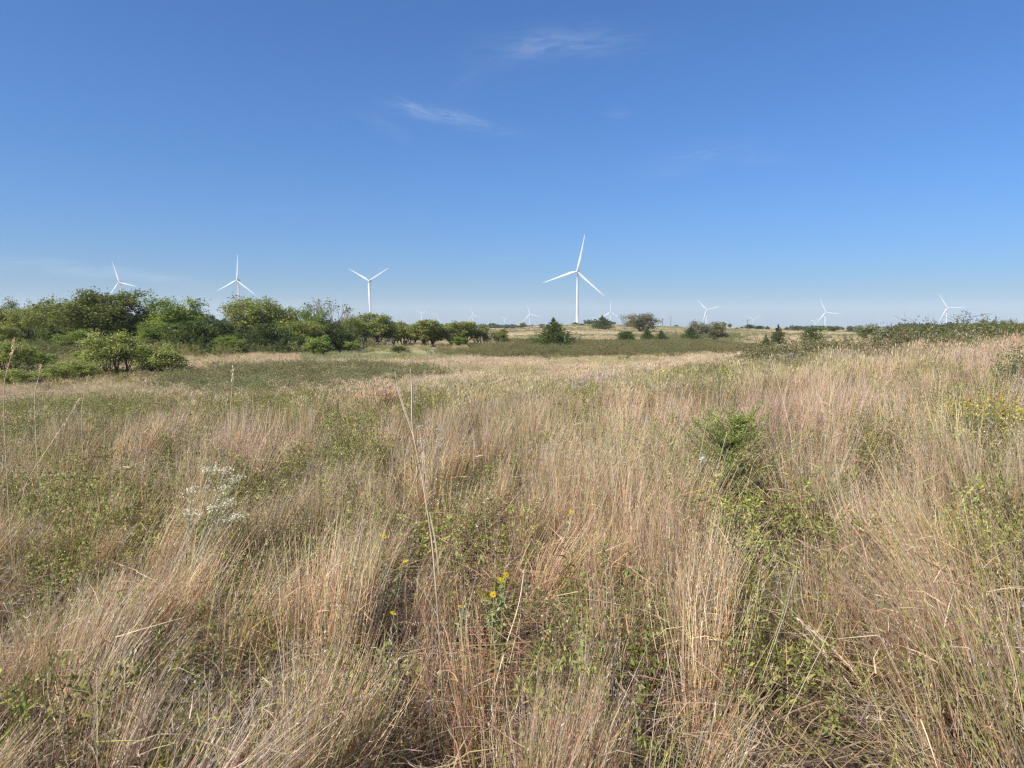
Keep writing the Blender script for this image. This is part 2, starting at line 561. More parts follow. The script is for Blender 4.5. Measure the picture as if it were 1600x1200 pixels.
CLEAR = [(555, 2.45, .20, .85), (955, 2.45, .22, .7), (945, 2.95, .14, .5), (785, 2.95, .20, .75), (592, 3.2, .16, .7), (1142, 4.9, .35, .4), (560, 2.72, .24, .85), (510, 2.68, .12, .7), (945, 3.25, .15, .6), (955, 2.70, .24, .85), (875, 2.6, .14, .7), (1190, 4.1, .24, .55), (1125, 5.4, .48, .85), (1125, 4.85, .36, .3),
         (785, 3.2, .22, .9), (592, 3.5, .16, .7), (640, 3.9, .32, .9), (1172, 2.75, .18, .8), (1545, 8.1, .9, .7), (305, 3.95, .34, .85), (305, 3.5, .25, .6), (1560, 2.8, .20, .7), (1552, 5.95, .75, .8), (1552, 5.3, .45, .5), (1478, 6.6, .45, .7), (1402, 6.4, .35, .6), (770, 2.65, .12, .5), (180, 3.6, .2, .6)]
CLEAR = [(at(a, b)[0], b, c, d) for a, b, c, d in CLEAR]


def clearing(x, y):
    """small openings between the clumps where something else grows"""
    s = np.zeros(len(x))
    for cx, cy, R_, w in CLEAR:
        s = np.maximum(s, w * np.exp(-(((x - cx) ** 2 + (y - cy) ** 2) / (R_ * R_)) ** 2))
    return s


def grow_clumps(cx, cy, r, nmin, nmax, wid, hscale, K=4, seeds=True):
    """bunch-grass clumps: many thin culms spreading from a tight base"""
    n = r.integers(nmin, nmax, len(cx))
    cz = terrain(cx, cy)
    cA, cB, g = grass_colors(cx, cy, cz, r)
    lx, ly = lean_field(cx, cy)
    lx = lx + r.normal(0, .12, len(cx)); ly = ly + r.normal(0, .08, len(cx))
    hh = hscale * (.58 + .34 * r.random(len(cx))) * (.62 + .72 * fbm(cx / 1.8, cy / 1.8, 61))
    pxx, pyy = patch_fields(cx, cy, cz, .4)
    hh = hh * (1 - .55 * np.clip(blobs(pxx, pyy, BARE), 0, 1)) * (1 - .22 * np.clip(g, 0, 1))
    I = np.repeat(np.arange(len(cx)), n); N = len(I)
    rr = np.abs(r.normal(0, .048, N)) * (.8 + hh[I]); th = r.random(N) * 2 * math.pi
    bx, by = cx[I] + rr * np.cos(th), cy[I] + rr * np.sin(th)
    base = np.stack([bx, by, cz[I] - .01], 1)
    sp = r.normal(0, .075, (N, 2)) + 1.1 * np.stack([rr * np.cos(th), rr * np.sin(th)], 1)
    d0 = unit(np.stack([lx[I] * .75 + sp[:, 0], ly[I] * .75 + sp[:, 1], np.ones(N)], 1))
    bend = np.stack([lx[I] * .28 + r.normal(0, .06, N), ly[I] * .28 + r.normal(0, .06, N), -.5 * (lx[I] ** 2 + ly[I] ** 2) - .03 - .06 * r.random(N)], 1)
    short = r.random(N) < .32
    L = hh[I] * (.70 + .40 * r.random(N)) * np.where(short, .35 + .35 * r.random(N), 1.0)
    w = wid * (.55 + .55 * r.random(N)) * np.where(short, 1.5, 1.0)
    bend = bend * np.where(short, 1.6, 1.0)[:, None]
    bend[:, :2] += np.where(short[:, None], r.normal(0, .22, (N, 2)), 0)
    v = ((.70 + .48 * r.random(N)) * (.66 + .62 * r.random(len(cx)))[I])[:, None]
    hue = r.normal(0, .045, (N, 1)) * np.array([[1, .2, -.8]])
    A_ = np.clip(cA[I] * v * (1 + hue), 0, .9); B_ = np.clip(cB[I] * v * (1 + hue), 0, .9)
    u = r.random((N, 1))
    B_ = np.where(u < .10, PALE, B_); A_ = np.where(u < .10, STRAW * .8, A_)
    ol = np.where(short[:, None], .20, .08)
    k = (u > .10) & (u < .10 + ol); B_ = np.where(k, OLIVE * v * 1.45, B_); A_ = np.where(k, OLIVE * v, A_)
    k = (u > .50) & (u < .55); B_ = np.where(k, np.array([.46, .37, .33]) * v, B_); A_ = np.where(k, np.array([.34, .27, .26]) * v, A_)
    k = (u > .62) & (u < .72); B_ = np.where(k, REDD * 1.15 * v, B_); A_ = np.where(k, REDD * v, A_)
    return base, L, d0, bend, w, A_, B_, short


def scatter_wedge(y0, y1, dens, r, margin=1.2, slope=.76):
    ymax_w = slope * y1 + margin
    n = int(dens * (y1 - y0) * 2 * ymax_w)
    y = y0 + (y1 - y0) * r.random(n); x = (2 * r.random(n) - 1) * ymax_w
    k = np.abs(x) < slope * y + margin
    return x[k], y[k]


near = MB()
r = np.random.default_rng(5)
spots_all = []
for (y0, y1, dens, nm, nM, wid) in ((.9, 3.2, 8.0, 120, 310, .0026), (3.2, 5.5, 8.0, 95, 260, .0030), (5.5, 9.0, 8.0, 60, 170, .0041), (9.0, 14.0, 7, 42, 100, .0058)):
    cx, cy = scatter_wedge(y0, y1, dens, r)
    cz = terrain(cx, cy)
    pxx, pyy = patch_fields(cx, cy, cz, .4)
    keep = (r.random(len(cx)) > .75 * np.clip(blobs(pxx, pyy, BARE), 0, 1)) & (r.random(len(cx)) > .22 * np.clip(blobs(pxx, pyy, GREEN), 0, 1))
    keep &= (cy > 1.7) | (np.abs(cx) > 1.0)
    keep &= r.random(len(cx)) > clearing(cx, cy)
    cx, cy = cx[keep], cy[keep]
    base, L, d0, bend, w, A_, B_, short = grow_clumps(cx, cy, r, nm, nM, wid, 1.0)
    V, q, t3, C, P = stems(base, L, d0, bend, w, A_, B_, 4, None, r, .018)
    near.add(V, q, t3, C)
    # dry curling leaves along the culms
    if y0 < 9:
        for rep_ in range(1):
            ks = np.where(r.random(len(L)) < (.7 if y0 < 5 else .45))[0]; n_ = len(ks)
            tp = .12 + .62 * r.random(n_)
            p0 = base[ks] + L[ks, None] * (tp[:, None] * d0[ks] + (tp ** 2)[:, None] * bend[ks])
            dd = unit(d0[ks] * .8 + rvec(n_, r) * .75); bb = r.normal(0, .45, (n_, 3)); bb[:, 2] -= .45
            cc = np.where(r.random((n_, 1)) < .22, OLIVE * 1.1, A_[ks] * .5 + B_[ks] * .5) * (.65 + .6 * r.random((n_, 1)))
            V, q, t3, C, P = stems(p0, (.06 + .12 * r.random(n_)), dd, bb, wid * (.9 + .8 * r.random(n_)), cc, cc, 3, None, r)
            near.add(V, q, t3, C)
    # fuzzy seed tufts along the upper half of the culms
    if y0 < 9:
        ks = np.where(~short & (r.random(len(L)) < (.75 if y0 < 5 else .5)))[0]
        for rep in range(4 if y0 < 3.2 else 3):
            tpos = .5 + .48 * r.random(len(ks))
            c = base[ks] + L[ks, None] * (tpos[:, None] * d0[ks] + (tpos ** 2)[:, None] * bend[ks])
            dd = unit(d0[ks] + bend[ks] + rvec(len(ks), r) * .55)
            ln = (.007 + .012 * r.random(len(ks)))[:, None] * (1.0 if y0 < 5 else 1.5)
            sd_ = unit(np.cross(dd, rvec(len(ks), r))) * (wid * .5)
            Vt = np.stack([c - sd_, c + sd_, c + dd * ln], 1).reshape(-1, 3)
            near.add(Vt, None, np.arange(len(ks) * 3).reshape(-1, 3), np.repeat(B_[ks] * .6 + PALE * .4, 3, 0))
# broader yellow-green blades low among the culms
x, y = scatter_wedge(1.3, 8.0, 150, r)
k = r.random(len(x)) < smooth(.42, .68, fbm(x * 1.6, y * 1.6, 97)) + .10
x, y = x[k], y[k]; N = len(x); lx, ly = lean_field(x, y)
d0 = unit(np.stack([lx * .6 + r.normal(0, .25, N), ly * .6 + r.normal(0, .25, N), np.ones(N)], 1))
bend = np.stack([lx * .5 + r.normal(0, .28, N), ly * .5 + r.normal(0, .28, N), -.18 - .2 * r.random(N)], 1)
c = np.array([[.30, .30, .08], [.40, .36, .11], [.22, .25, .07], [.46, .38, .15]])[r.integers(0, 4, N)] * (.7 + .5 * r.random((N, 1)))
V, q, t3, C, P = stems(np.stack([x, y, terrain(x, y)], 1), .28 + .34 * r.random(N), d0, bend, .0038 + .003 * r.random(N), c * .9, c * 1.15, 4, None, r)
near.add(V, q, t3, C)
near_grass = obj('tall_grass', near.mesh('tall_grass', M_GRASS))
tag(near_grass, 'dry tan and reddish bunch grass leaning in the foreground', 'grass', kind='stuff')

# dead tangled leaves under the culms
th = MB()
for (y0, y1, dens, wid) in ((.9, 4, 1500, .0035), (4, 9, 520, .006)):
    x, y = scatter_wedge(y0, y1, dens, r)
    N = len(x); z = terrain(x, y) + .01 + .26 * r.random(N) ** 1.6
    a = r.random(N) * 2 * math.pi
    d0 = unit(np.stack([np.cos(a), np.sin(a), r.normal(.15, .35, N)], 1))
    bend = np.stack([r.normal(0, .4, N), r.normal(0, .4, N), -.35 * r.random(N)], 1)
    px_, py_ = patch_fields(x, y, z, 0)
    rd = np.clip(blobs(px_, py_, RED) + .2, 0, 1)[:, None]
    c = np.array([.36, .285, .21]) * (1 - rd) + (REDD * .9 + TAN * .15) * rd
    c = c * (.35 + 1.0 * r.random((N, 1)))
    gk = r.random((N, 1)) < .14; c = np.where(gk, np.array([.24, .25, .07]) * (.6 + .6 * r.random((N, 1))), c)
    V, q, t3, C, P = stems(np.stack([x, y, z], 1), .10 + .26 * r.random(N), d0, bend, wid * (.6 + .9 * r.random(N)), c, c * 1.1, 4, None, r)
    th.add(V, q, t3, C)
thatch = obj('grass_thatch', th.mesh('grass_thatch', M_GRASS))
tag(thatch, 'tangled grey and russet dead grass lying under the clumps', 'thatch', kind='stuff')

# ------------------------------------------------------------------ scattered cover (grass tufts, weeds, brush) as counted-by-nobody masses


def scatter_object(name, pts, rot, scl, tint, var, sources, label, cat):
    me = bpy.data.meshes.new(name)
    me.vertices.add(len(pts)); me.vertices.foreach_set('co', np.asarray(pts, np.float32).ravel())
    a = me.attributes.new('rot', 'FLOAT_VECTOR', 'POINT'); a.data.foreach_set('vector', np.asarray(rot, np.float32).ravel())
    a = me.attributes.new('scl', 'FLOAT_VECTOR', 'POINT'); a.data.foreach_set('vector', np.asarray(scl, np.float32).ravel())
    a = me.attributes.new('tint', 'FLOAT_VECTOR', 'POINT'); a.data.foreach_set('vector', np.asarray(tint, np.float32).ravel())
    a = me.attributes.new('var', 'INT', 'POINT'); a.data.foreach_set('value', np.asarray(var, np.int32))
    coll = bpy.data.collections.new(name + '_forms')
    for i, s in enumerate(sources):
        so = bpy.data.objects.new('%s_form_%02d' % (name, i), s)
        coll.objects.link(so)
    ng = bpy.data.node_groups.new(name, 'GeometryNodeTree')
    ng.interface.new_socket('Geometry', in_out='INPUT', socket_type='NodeSocketGeometry')
    ng.interface.new_socket('Geometry', in_out='OUTPUT', socket_type='NodeSocketGeometry')
    N_, L_ = ng.nodes, ng.links
    gi, go = N_.new('NodeGroupInput'), N_.new('NodeGroupOutput')
    ci = N_.new('GeometryNodeCollectionInfo'); ci.inputs['Collection'].default_value = coll
    ci.inputs['Separate Children'].default_value = True; ci.inputs['Reset Children'].default_value = True
    ip = N_.new('GeometryNodeInstanceOnPoints'); ip.inputs['Pick Instance'].default_value = True
    L_.new(gi.outputs[0], ip.inputs['Points']); L_.new(ci.outputs[0], ip.inputs['Instance'])

    def named(nm, ty):
        q = N_.new('GeometryNodeInputNamedAttribute'); q.data_type = ty; q.inputs['Name'].default_value = nm
        return q.outputs[0]
    L_.new(named('var', 'INT'), ip.inputs['Instance Index'])
    L_.new(named('scl', 'FLOAT_VECTOR'), ip.inputs['Scale'])
    e2r = N_.new('FunctionNodeEulerToRotation'); L_.new(named('rot', 'FLOAT_VECTOR'), e2r.inputs[0]); L_.new(e2r.outputs[0], ip.inputs['Rotation'])
    L_.new(ip.outputs[0], go.inputs[0])
    o = obj(name, me)
    md = o.modifiers.new('cover', 'NODES'); md.node_group = ng
    return tag(o, label, cat, kind='stuff')


def tuft_source(seed, n, radius, hgt, wid, spread=.13, K=4):
    r = np.random.default_rng(seed)
    rr = radius * np.sqrt(r.random(n)); t = r.random(n) * 2 * math.pi
    base = np.stack([rr * np.cos(t), rr * np.sin(t), np.zeros(n) - .02], 1)
    d0 = unit(np.stack([r.normal(.10, spread, n), r.normal(0, spread, n), np.ones(n)], 1))
    bend = np.stack([r.normal(.08, .09, n), r.normal(0, .09, n), -.08 * r.random(n)], 1)
    L = hgt * (.55 + .5 * r.random(n))
    v = (.75 + .5 * r.random((n, 1))) * (1 + r.normal(0, .05, (n, 1)) * np.array([[1, .2, -.8]]))
    A_ = np.array([.80, .78, .72]) * v; B_ = np.array([1., 1., 1.]) * v
    k = r.random((n, 1)) < .14; A_ = np.where(k, np.array([.55, .68, .32]) * v, A_)
    k = r.random((n, 1)) < .10; B_ = np.where(k, np.array([1.06, 1.08, 1.08]), B_)
    V, q, t3, C, P = stems(base, L, d0, bend, wid * (.7 + .6 * r.random(n)), A_, B_, K, None, r)
    m = MB(); m.add(V, q, t3, C)
    # plume at the tip
    ks = np.where(r.random(n) < .5)[0]
    c = P[ks, -1] - (P[ks, -1] - P[ks, -2]) * .3
    dd = unit(P[ks, -1] - P[ks, -2])
    sd_ = unit(np.cross(dd, rvec(len(ks), r)))
    m.cards(c, dd * hgt * .05, sd_ * wid * 1.3, B_[ks] * .9)
    return m.mesh('grass_tuft', M_GRASS_I)


src_mid = [tuft_source(100 + i, 110, .17, .78, .0062) for i in range(8)]
src_far = [tuft_source(200 + i, 110, .62, .74, .016, .16, 3) for i in range(6)]

P_, R_, S_, T_, Vr = [], [], [], [], []
r = np.random.default_rng(8)
for (y0, y1, dens, kind) in ((12.0, 22, 9.5, 0), (22, 40, 5.2, 0), (36, 75, 1.9, 1), (75, 150, .75, 1), (150, 420, .16, 1)):
    x, y = scatter_wedge(y0, y1, dens, r, 2.0 if kind == 0 else 6)
    z = terrain(x, y)
    px, py = patch_fields(x, y, z, .5)
    cA, cB, g = grass_colors(x, y, z, r)
    keep = r.random(len(x)) > .35 * np.clip(g, 0, 1)
    for poly in (THICKET_L, THICKET_C, THICKET_F):
        keep &= ~(in_poly(px, py, poly) & (r.random(len(x)) < .84))
    d = np.hypot(x, y)
    if y0 >= 75:
        keep &= ~((fbm(x / 120, y / 24, 23) > .63) & (r.random(len(x)) < .8))
    tint = cB.copy()
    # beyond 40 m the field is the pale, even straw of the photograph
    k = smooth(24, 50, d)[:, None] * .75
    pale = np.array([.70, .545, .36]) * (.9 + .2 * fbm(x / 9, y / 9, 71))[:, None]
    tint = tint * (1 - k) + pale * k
    gm = in_poly(px, py, MEADOW_G)[:, None] & (d > 45)[:, None]
    tint = np.where(gm, np.array([.40, .38, .19]), tint)
    gn = (smooth(.50, .72, fbm(x / 45, y / 45, 21)) * smooth(60, 160, d) * .6)[:, None]
    tint = tint * (1 - gn) + np.array([.36, .33, .15]) * gn
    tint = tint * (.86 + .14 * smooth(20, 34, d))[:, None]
    ov = (smooth(.50, .66, fbm(x / 4.5, y / 6.5, 111)) * smooth(9, 16, d) * .6)[:, None]
    tint = tint * (1 - ov) + np.array([.47, .425, .175]) * ov
    st_ = (smooth(.47, .58, fbm(x / 70, y / 22, 113)) * smooth(140, 190, d) * .85)[:, None]
    tint = tint * (1 - st_) + np.array([.27, .25, .125]) * st_
    tint = tint * (.85 + .3 * r.random((len(x), 1)))
    lx, ly = lean_field(x, y)
    yaw = np.arctan2(ly + r.normal(0, .12, len(x)), lx + r.normal(0, .12, len(x))) * np.where(r.random(len(x)) < .7, 1, 0) + np.where(r.random(len(x)) < .3, 1, 0) * r.random(len(x)) * 6.28
    s = (.70 + .40 * r.random(len(x))) * (.60 + .78 * fbm(x / 1.8, y / 1.8, 61)) * (1 if kind == 0 else 1.0)
    s = s * (1 - .2 * np.clip(g, 0, 1))
    pt = np.stack([x, y, z], 1)[keep]
    P_.append(pt); T_.append(tint[keep])
    R_.append(np.stack([np.zeros(keep.sum()), np.clip(np.hypot(lx, ly)[keep] * .8, 0, .4), yaw[keep]], 1))
    S_.append(np.stack([s, s, s * (.9 + .2 * r.random(len(s)))], 1)[keep])
    Vr.append(r.integers(0, 8, keep.sum()) if kind == 0 else 8 + r.integers(0, 6, keep.sum()))
scatter_object('meadow_grass', np.vstack(P_), np.vstack(R_), np.vstack(S_), np.vstack(T_), np.concatenate(Vr), src_mid + src_far,
               'tawny meadow grass running from the near field to the far ridge', 'grass')


# leafy weeds
def weed_source(seed, ns, hgt, leaf, nleaf, cols, stemc=(.30, .22, .12), spread=.2, radius=.15, flower=None, mat=None):
    r = np.random.default_rng(seed); m = MB()
    cols = np.array(cols)
    for i in range(ns):
        a = r.random() * 6.28; rr = radius * math.sqrt(r.random())
        b = np.array([rr * math.cos(a), rr * math.sin(a), -.02])
        h = hgt * (.6 + .45 * r.random())
        dr = np.array([r.normal(0, spread) + .8 * b[0], r.normal(0, spread) + .8 * b[1], 1.0])
        bd = np.array([r.normal(0, .12), r.normal(0, .12), -.05])
        tt = np.linspace(0, 1, 4)[:, None]
        m.tube(b + h * (tt * dr + tt ** 2 * bd), np.array([.0035, .003, .002, .001]) * (hgt / .6), 3, stemc, False)
        nb = 5
        for k in range(nb):
            t0 = .3 + .65 * r.random()
            o0 = b + h * (t0 * dr + t0 ** 2 * bd)
            ln = h * (.12 + .22 * (1.1 - t0))
            bdv = unit(np.array([r.normal(), r.normal(), .75]))
            nl = nleaf // nb
            u = r.random(nl)[:, None]
            c = o0 + bdv * ln * u + r.normal(0, .012, (nl, 3)) * hgt / .6
            ax = unit(bdv * .6 + rvec(nl, r) * .9 + np.array([0, 0, .15])) * (leaf * (.6 + .7 * r.random((nl, 1))))
            sd_ = unit(np.cross(ax, rvec(nl, r) + np.array([0, 0, .8]))) * leaf * .32
            cc = cols[r.integers(0, len(cols), nl)] * (.8 + .4 * r.random((nl, 1)))
            m.cards(c + ax * .5, ax, sd_, cc)
            if flower is not None and r.random() < .5:
                c = o0 + bdv * ln + r.normal(0, .01, (3, 3))
                m.cards(c, rvec(3, r) * leaf * .5, rvec(3, r) * leaf * .5, np.array(flower))
    return m.mesh('weed_form', mat or M_LEAF_I)


YG = [(.29, .30, .068), (.22, .245, .06), (.34, .325, .08), (.17, .195, .05), (.32, .24, .11)]
OL = [(.16, .16, .055), (.20, .19, .07), (.12, .125, .045), (.24, .20, .09)]
src_w = [weed_source(300 + i, 9, .62, .017, 70, YG) for i in range(4)] + [weed_source(310 + i, 9, .70, .013, 80, OL, flower=(.5, .45, .32)) for i in range(3)]
P_, R_, S_, T_, Vr = [], [], [], [], []
r = np.random.default_rng(9)
for (y0, y1, dens) in ((1.8, 9, 25), (9, 20, 14), (20, 34, 6)):
    x, y = scatter_wedge(y0, y1, dens, r, 1.0)
    z = terrain(x, y)
    px, py = patch_fields(x, y, z, .42)
    g = blobs(px, py, GREEN)
    pr = .05 + 1.15 * np.clip(g * 1.55 - .15, 0, 1) * (.45 + .9 * smooth(.3, .7, fbm(x * 1.1, y * 1.1, 91))) + .28 * smooth(.55, .75, fbm(x / 1.1, y / 1.1, 57))
    wr = in_poly(px, py - 6, WEEDS_R)
    k = (r.random(len(x)) < pr * (1 if y0 < 20 else .8)) | (wr & (r.random(len(x)) < .0))
    n_ = k.sum()
    s = (.62 + .45 * r.random(n_)) * (1 + .15 * (y0 > 8))
    P_.append(np.stack([x, y, z], 1)[k]); R_.append(np.stack([r.normal(.0, .1, n_), r.normal(.08, .1, n_), r.random(n_) * 6.28], 1))
    S_.append(np.repeat(s[:, None], 3, 1)); T_.append(np.repeat((.90 + .55 * r.random((n_, 1))), 3, 1) * np.array([1, 1, 1]))
    Vr.append(np.where(r.random(n_) < .72, r.integers(0, 4, n_), r.integers(4, 7, n_)))
scatter_object('green_weeds', np.vstack(P_), np.vstack(R_), np.vstack(S_), np.vstack(T_), np.concatenate(Vr), src_w,
               'yellow-green leafy weeds growing in patches between the grass clumps', 'weeds')

# brush thickets: low grey-green sumac in the hollow, and dark tall weeds behind the right crest
BR = [(.27, .265, .10), (.31, .28, .13), (.34, .285, .17), (.24, .245, .085)]
src_b = [weed_source(330 + i, 16, 1.0, .032, 110, BR, (.17, .14, .11), .28, .5) for i in range(5)]
WR = [(.19, .18, .065), (.24, .215, .09), (.32, .25, .13), (.15, .15, .055)]
src_t = [weed_source(340 + i, 9, 1.25, .035, 80, WR, (.17, .13, .09), .16, .3, flower=(.42, .38, .28)) for i in range(4)]


def thicket(name, poly, y0, y1, dens, src, h, smin, smax, label, seed, soft=.3, tint=(1, 1, 1)):
    r = np.random.default_rng(seed)
    x, y = scatter_wedge(y0, y1, dens, r, 4)
    z = terrain(x, y)
    px, py = project(x, y, z + h)
    wob = (fbm(x / 3, y / 3, seed) - .5)
    wob2 = fbm(x / 1.1, y / 1.1, seed + 5) - .5
    k = in_poly(px + 60 * wob + r.normal(0, 16, len(x)), py + (9 * wob + 9 * wob2 + r.normal(0, 2.2, len(x))) * np.clip(45 / y, .35, 1.3), poly) & (r.random(len(x)) < .92 - soft * smooth(.45, .6, fbm(x / 2, y / 2, seed + 8)))
    x, y, z = x[k], y[k], z[k]; n_ = len(x)
    s = (smin + (smax - smin) * r.random(n_)) * (.8 + .4 * fbm(x / 2.5, y / 2.5, seed + 1))
    t = (.72 + .55 * r.random((n_, 1))) * np.array([tint]) * (1 + .25 * (fbm(x / 4, y / 4, seed + 2)[:, None] - .5) * np.array([[1.6, .3, .6]]))
    scatter_object(name, np.stack([x, y, z], 1), np.stack([r.normal(0, .08, n_), r.normal(0, .08, n_), r.random(n_) * 6.28], 1),
                   np.stack([s * 1.1, s * 1.1, s], 1), t, r.integers(0, len(src), n_), src, label, 'brush')


thicket('brush_thicket', THICKET_L, 22, 62, 4.5, src_b, .6, .3, .95, 'low grey-green brush filling the hollow left of centre before the wood', 61)
thicket('brush_thicket', THICKET_C, 50, 230, 1.3, src_b, .6, .4, 1.25, 'dark grey-brown brush belt around the foot of the pointed cedar', 62, .72, tint=(.86, .83, .76))
thicket('brush_thicket', THICKET_F, 100, 420, .30, src_b, .9, .8, 1.2, 'dark brush patch on the slope behind the right-hand cedars', 63)
thicket('tall_weeds', WEEDS_R, 17, 60, 2.7, src_t, .85, .5, 1.1, 'dark olive waist-high weeds along the crest at right', 64, .55)

HOLLOW_G = [(-80, 604), (-80, 560), (120, 556), (250, 562), (290, 574), (270, 590), (180, 597), (90, 600)]
src_g = [weed_source(350 + i, 14, 1.0, .05, 60, [(.26, .26, .075), (.22, .225, .07), (.31, .28, .10)], (.2, .16, .11), .28, .5) for i in range(3)]
thicket('hollow_undergrowth', HOLLOW_G, 26, 85, 1.5, src_g, .5, .35, .9, 'yellow-green undergrowth covering the hollow at left below the wood', 65, .35)
WOOD_FOOT = [(-60, 552), (-60, 542), (300, 540), (460, 537), (560, 529), (560, 535), (460, 543), (300, 547)]
thicket('wood_undergrowth', WOOD_FOOT, 70, 175, .40, src_b, 1.0, .9, 2.2, 'tangled olive undergrowth along the foot of the wood and the tree row', 66, .3, (.8, .85, .7))

# ------------------------------------------------------------------ trees


def leaf_cloud(m, cen, sig, n, leaf, cols, r, aspect=.5, flat=.75, up=.95):
    cols = np.array(cols)
    n_c = len(cen)
    I = np.repeat(np.arange(n_c), n)
    c = cen[I] + r.normal(size=(len(I), 3)) * np.array([1, 1, flat]) * sig
    lobe_tone = (.82 + .36 * r.random((n_c, 1)))
    base = cols[r.integers(0, len(cols), n_c)]
    cc = (base * lobe_tone)[I] * (.8 + .4 * r.random((len(I), 1)))
    a = rvec(len(I), r) ; nrm = unit(rvec(len(I), r) + np.array([0, 0, up]))
    a = unit(np.cross(nrm, a)); b = np.cross(nrm, a)
    sz = leaf * (.6 + .8 * r.random((len(I), 1)))
    m.cards(c, a * sz, b * sz * aspect, cc)


def limb(m, p0, p1, r0, r1, r, sag=.12, sides=5, C=(1, 1, 1)):
    p0, p1 = np.asarray(p0, float), np.asarray(p1, float); L = np.linalg.norm(p1 - p0)
    t = np.linspace(0, 1, 5)[:, None]
    off = np.array([r.normal() * sag, r.normal() * sag, sag * .9]) * L
    m.tube(p0 + (p1 - p0) * t + off * (t * (1 - t)) * 2, np.linspace(r0, r1, 5), sides, C)


def deciduous(seed, H, W, th, lobes, twigs, leaves, leaf, cols, lobe_r=.2, bark=None, multi=1, sig=.28, shape=1.0, gap=0.0):
    """a tree with trunk(s), limbs reaching into every lobe, and leaves in clumps round the twigs"""
    r = np.random.default_rng(seed); tr, cr = MB(), MB()
    ch = H - th; cz = th + ch * .52
    roots = [np.array([0, 0, 0.])] if multi == 1 else [np.array([.12 * W * r.normal() * .6, .12 * W * r.normal() * .6, 0]) for _ in range(multi)]
    tops = []
    for b in roots:
        top = np.array([b[0] * 1.8 + r.normal() * .05 * W, b[1] * 1.8 + r.normal() * .05 * W, th * (1.0 + .3 * r.random())])
        limb(tr, b - np.array([0, 0, .15]), top, .028 * H / math.sqrt(multi), .017 * H / math.sqrt(multi), r, .06, 6)
        tops.append(top)
    for i in range(lobes):
        zf = 1 - 1.75 * (i + .5) / lobes; af = i * 2.39996 + r.normal() * .35
        v = np.array([math.sqrt(max(0, 1 - zf * zf)) * math.cos(af), math.sqrt(max(0, 1 - zf * zf)) * math.sin(af), zf]) + r.normal(0, .10, 3)
        v = v * (r.uniform(.80, 1.12) if i % 3 else r.uniform(.35, .75))
        k = .5 * (1 - lobe_r * .9)
        c = np.array([v[0] * W * k, v[1] * W * k, cz + v[2] * ch * k * (1 if v[2] > 0 else .9)])
        wz = (c[2] - th) / max(ch, .01)
        if shape != 1.0: c[:2] *= (1 - (1 - shape) * max(0, wz))
        top = tops[int(np.argmin([np.linalg.norm(t[:2] - c[:2]) for t in tops]))]
        limb(tr, top * np.array([1, 1, .75 + .25 * r.random()]), c, .011 * H, .003 * H, r, .12, 4)
        R_ = lobe_r * W * (.75 + .5 * r.random())
        u = rvec(twigs, r) * (r.random((twigs, 1)) ** .4)
        tw = c + u * np.array([R_, R_, R_ * .75])
        tw = tw[r.random(len(tw)) > gap]
        for t in tw[::4]:
            limb(tr, c, t, .0035 * H, .0012 * H, r, .1, 3)
        leaf_cloud(cr, tw, sig, leaves, leaf, cols, r)
    return tr.mesh('trunk', bark or M_BARK), cr.mesh('crown', M_LEAF), H, W


def cedar(seed, H, W, cols, conic=1.0, leaf=.13, nb=180, per=32):
    """eastern red cedar: whorls of upswept sprays down to the ground, ragged outline"""
    r = np.random.default_rng(seed); tr, cr = MB(), MB()
    tr.tube([(0, 0, -.1), (.02, 0, H * .35), (0, .02, H * .7), (0, 0, H * .96)], [.03 * H, .02 * H, .012 * H, .003 * H], 6)
    cols = np.array(cols)
    hs = (np.linspace(.03, .99, nb) ** 1.15 + r.normal(0, .006, nb)).clip(.02, 1)
    for h in hs:
        if conic >= 1: env = (1 - h) ** 1.05 * (.82 + .36 * abs(math.sin(h * 17 + 1))) * (1 - .22 * max(0, (.14 - h) / .14))
        else: env = math.sqrt(max(0, 1 - ((h - .38) / .63) ** 2)) * (.82 + .3 * r.random())
        R_ = max(.022 * W, W * .5 * env) * ((.66 + .50 * r.random()) if conic >= 1 else (.45 + .75 * r.random()))
        a = r.random() * 6.28
        dr = np.array([math.cos(a), math.sin(a), 0])
        p0 = np.array([0, 0, h * H * .93]); p1 = p0 + dr * R_ + np.array([0, 0, (.10 + .24 * r.random()) * R_])
        tr.tube([p0, (p0 + p1) / 2 - np.array([0, 0, .03]), p1], [.006 * H, .004 * H, .001 * H], 3)
        n = int(per * (.35 + 1.1 * R_ / (W * .5)))
        t = (.25 + .8 * r.random((n, 1)) ** .7)
        c = p0 + (p1 - p0) * t + r.normal(0, 1, (n, 3)) * np.array([.16, .16, .10]) * R_ * (.5 + .6 * t)
        ax = unit(dr * .7 + np.array([0, 0, .7]) + rvec(n, r) * .7) * leaf * (.6 + .8 * r.random((n, 1))) * (.55 + .45 * min(1, R_ / (W * .2)))
        sd_ = unit(np.cross(ax, rvec(n, r))) * leaf * .42
        tone = .8 + .4 * r.random()
        cr.cards(c, ax, sd_, cols[r.integers(0, len(cols), n)] * tone * (.8 + .4 * r.random((n, 1))))
    return tr.mesh('trunk', M_BARK), cr.mesh('crown', M_LEAF), H, W


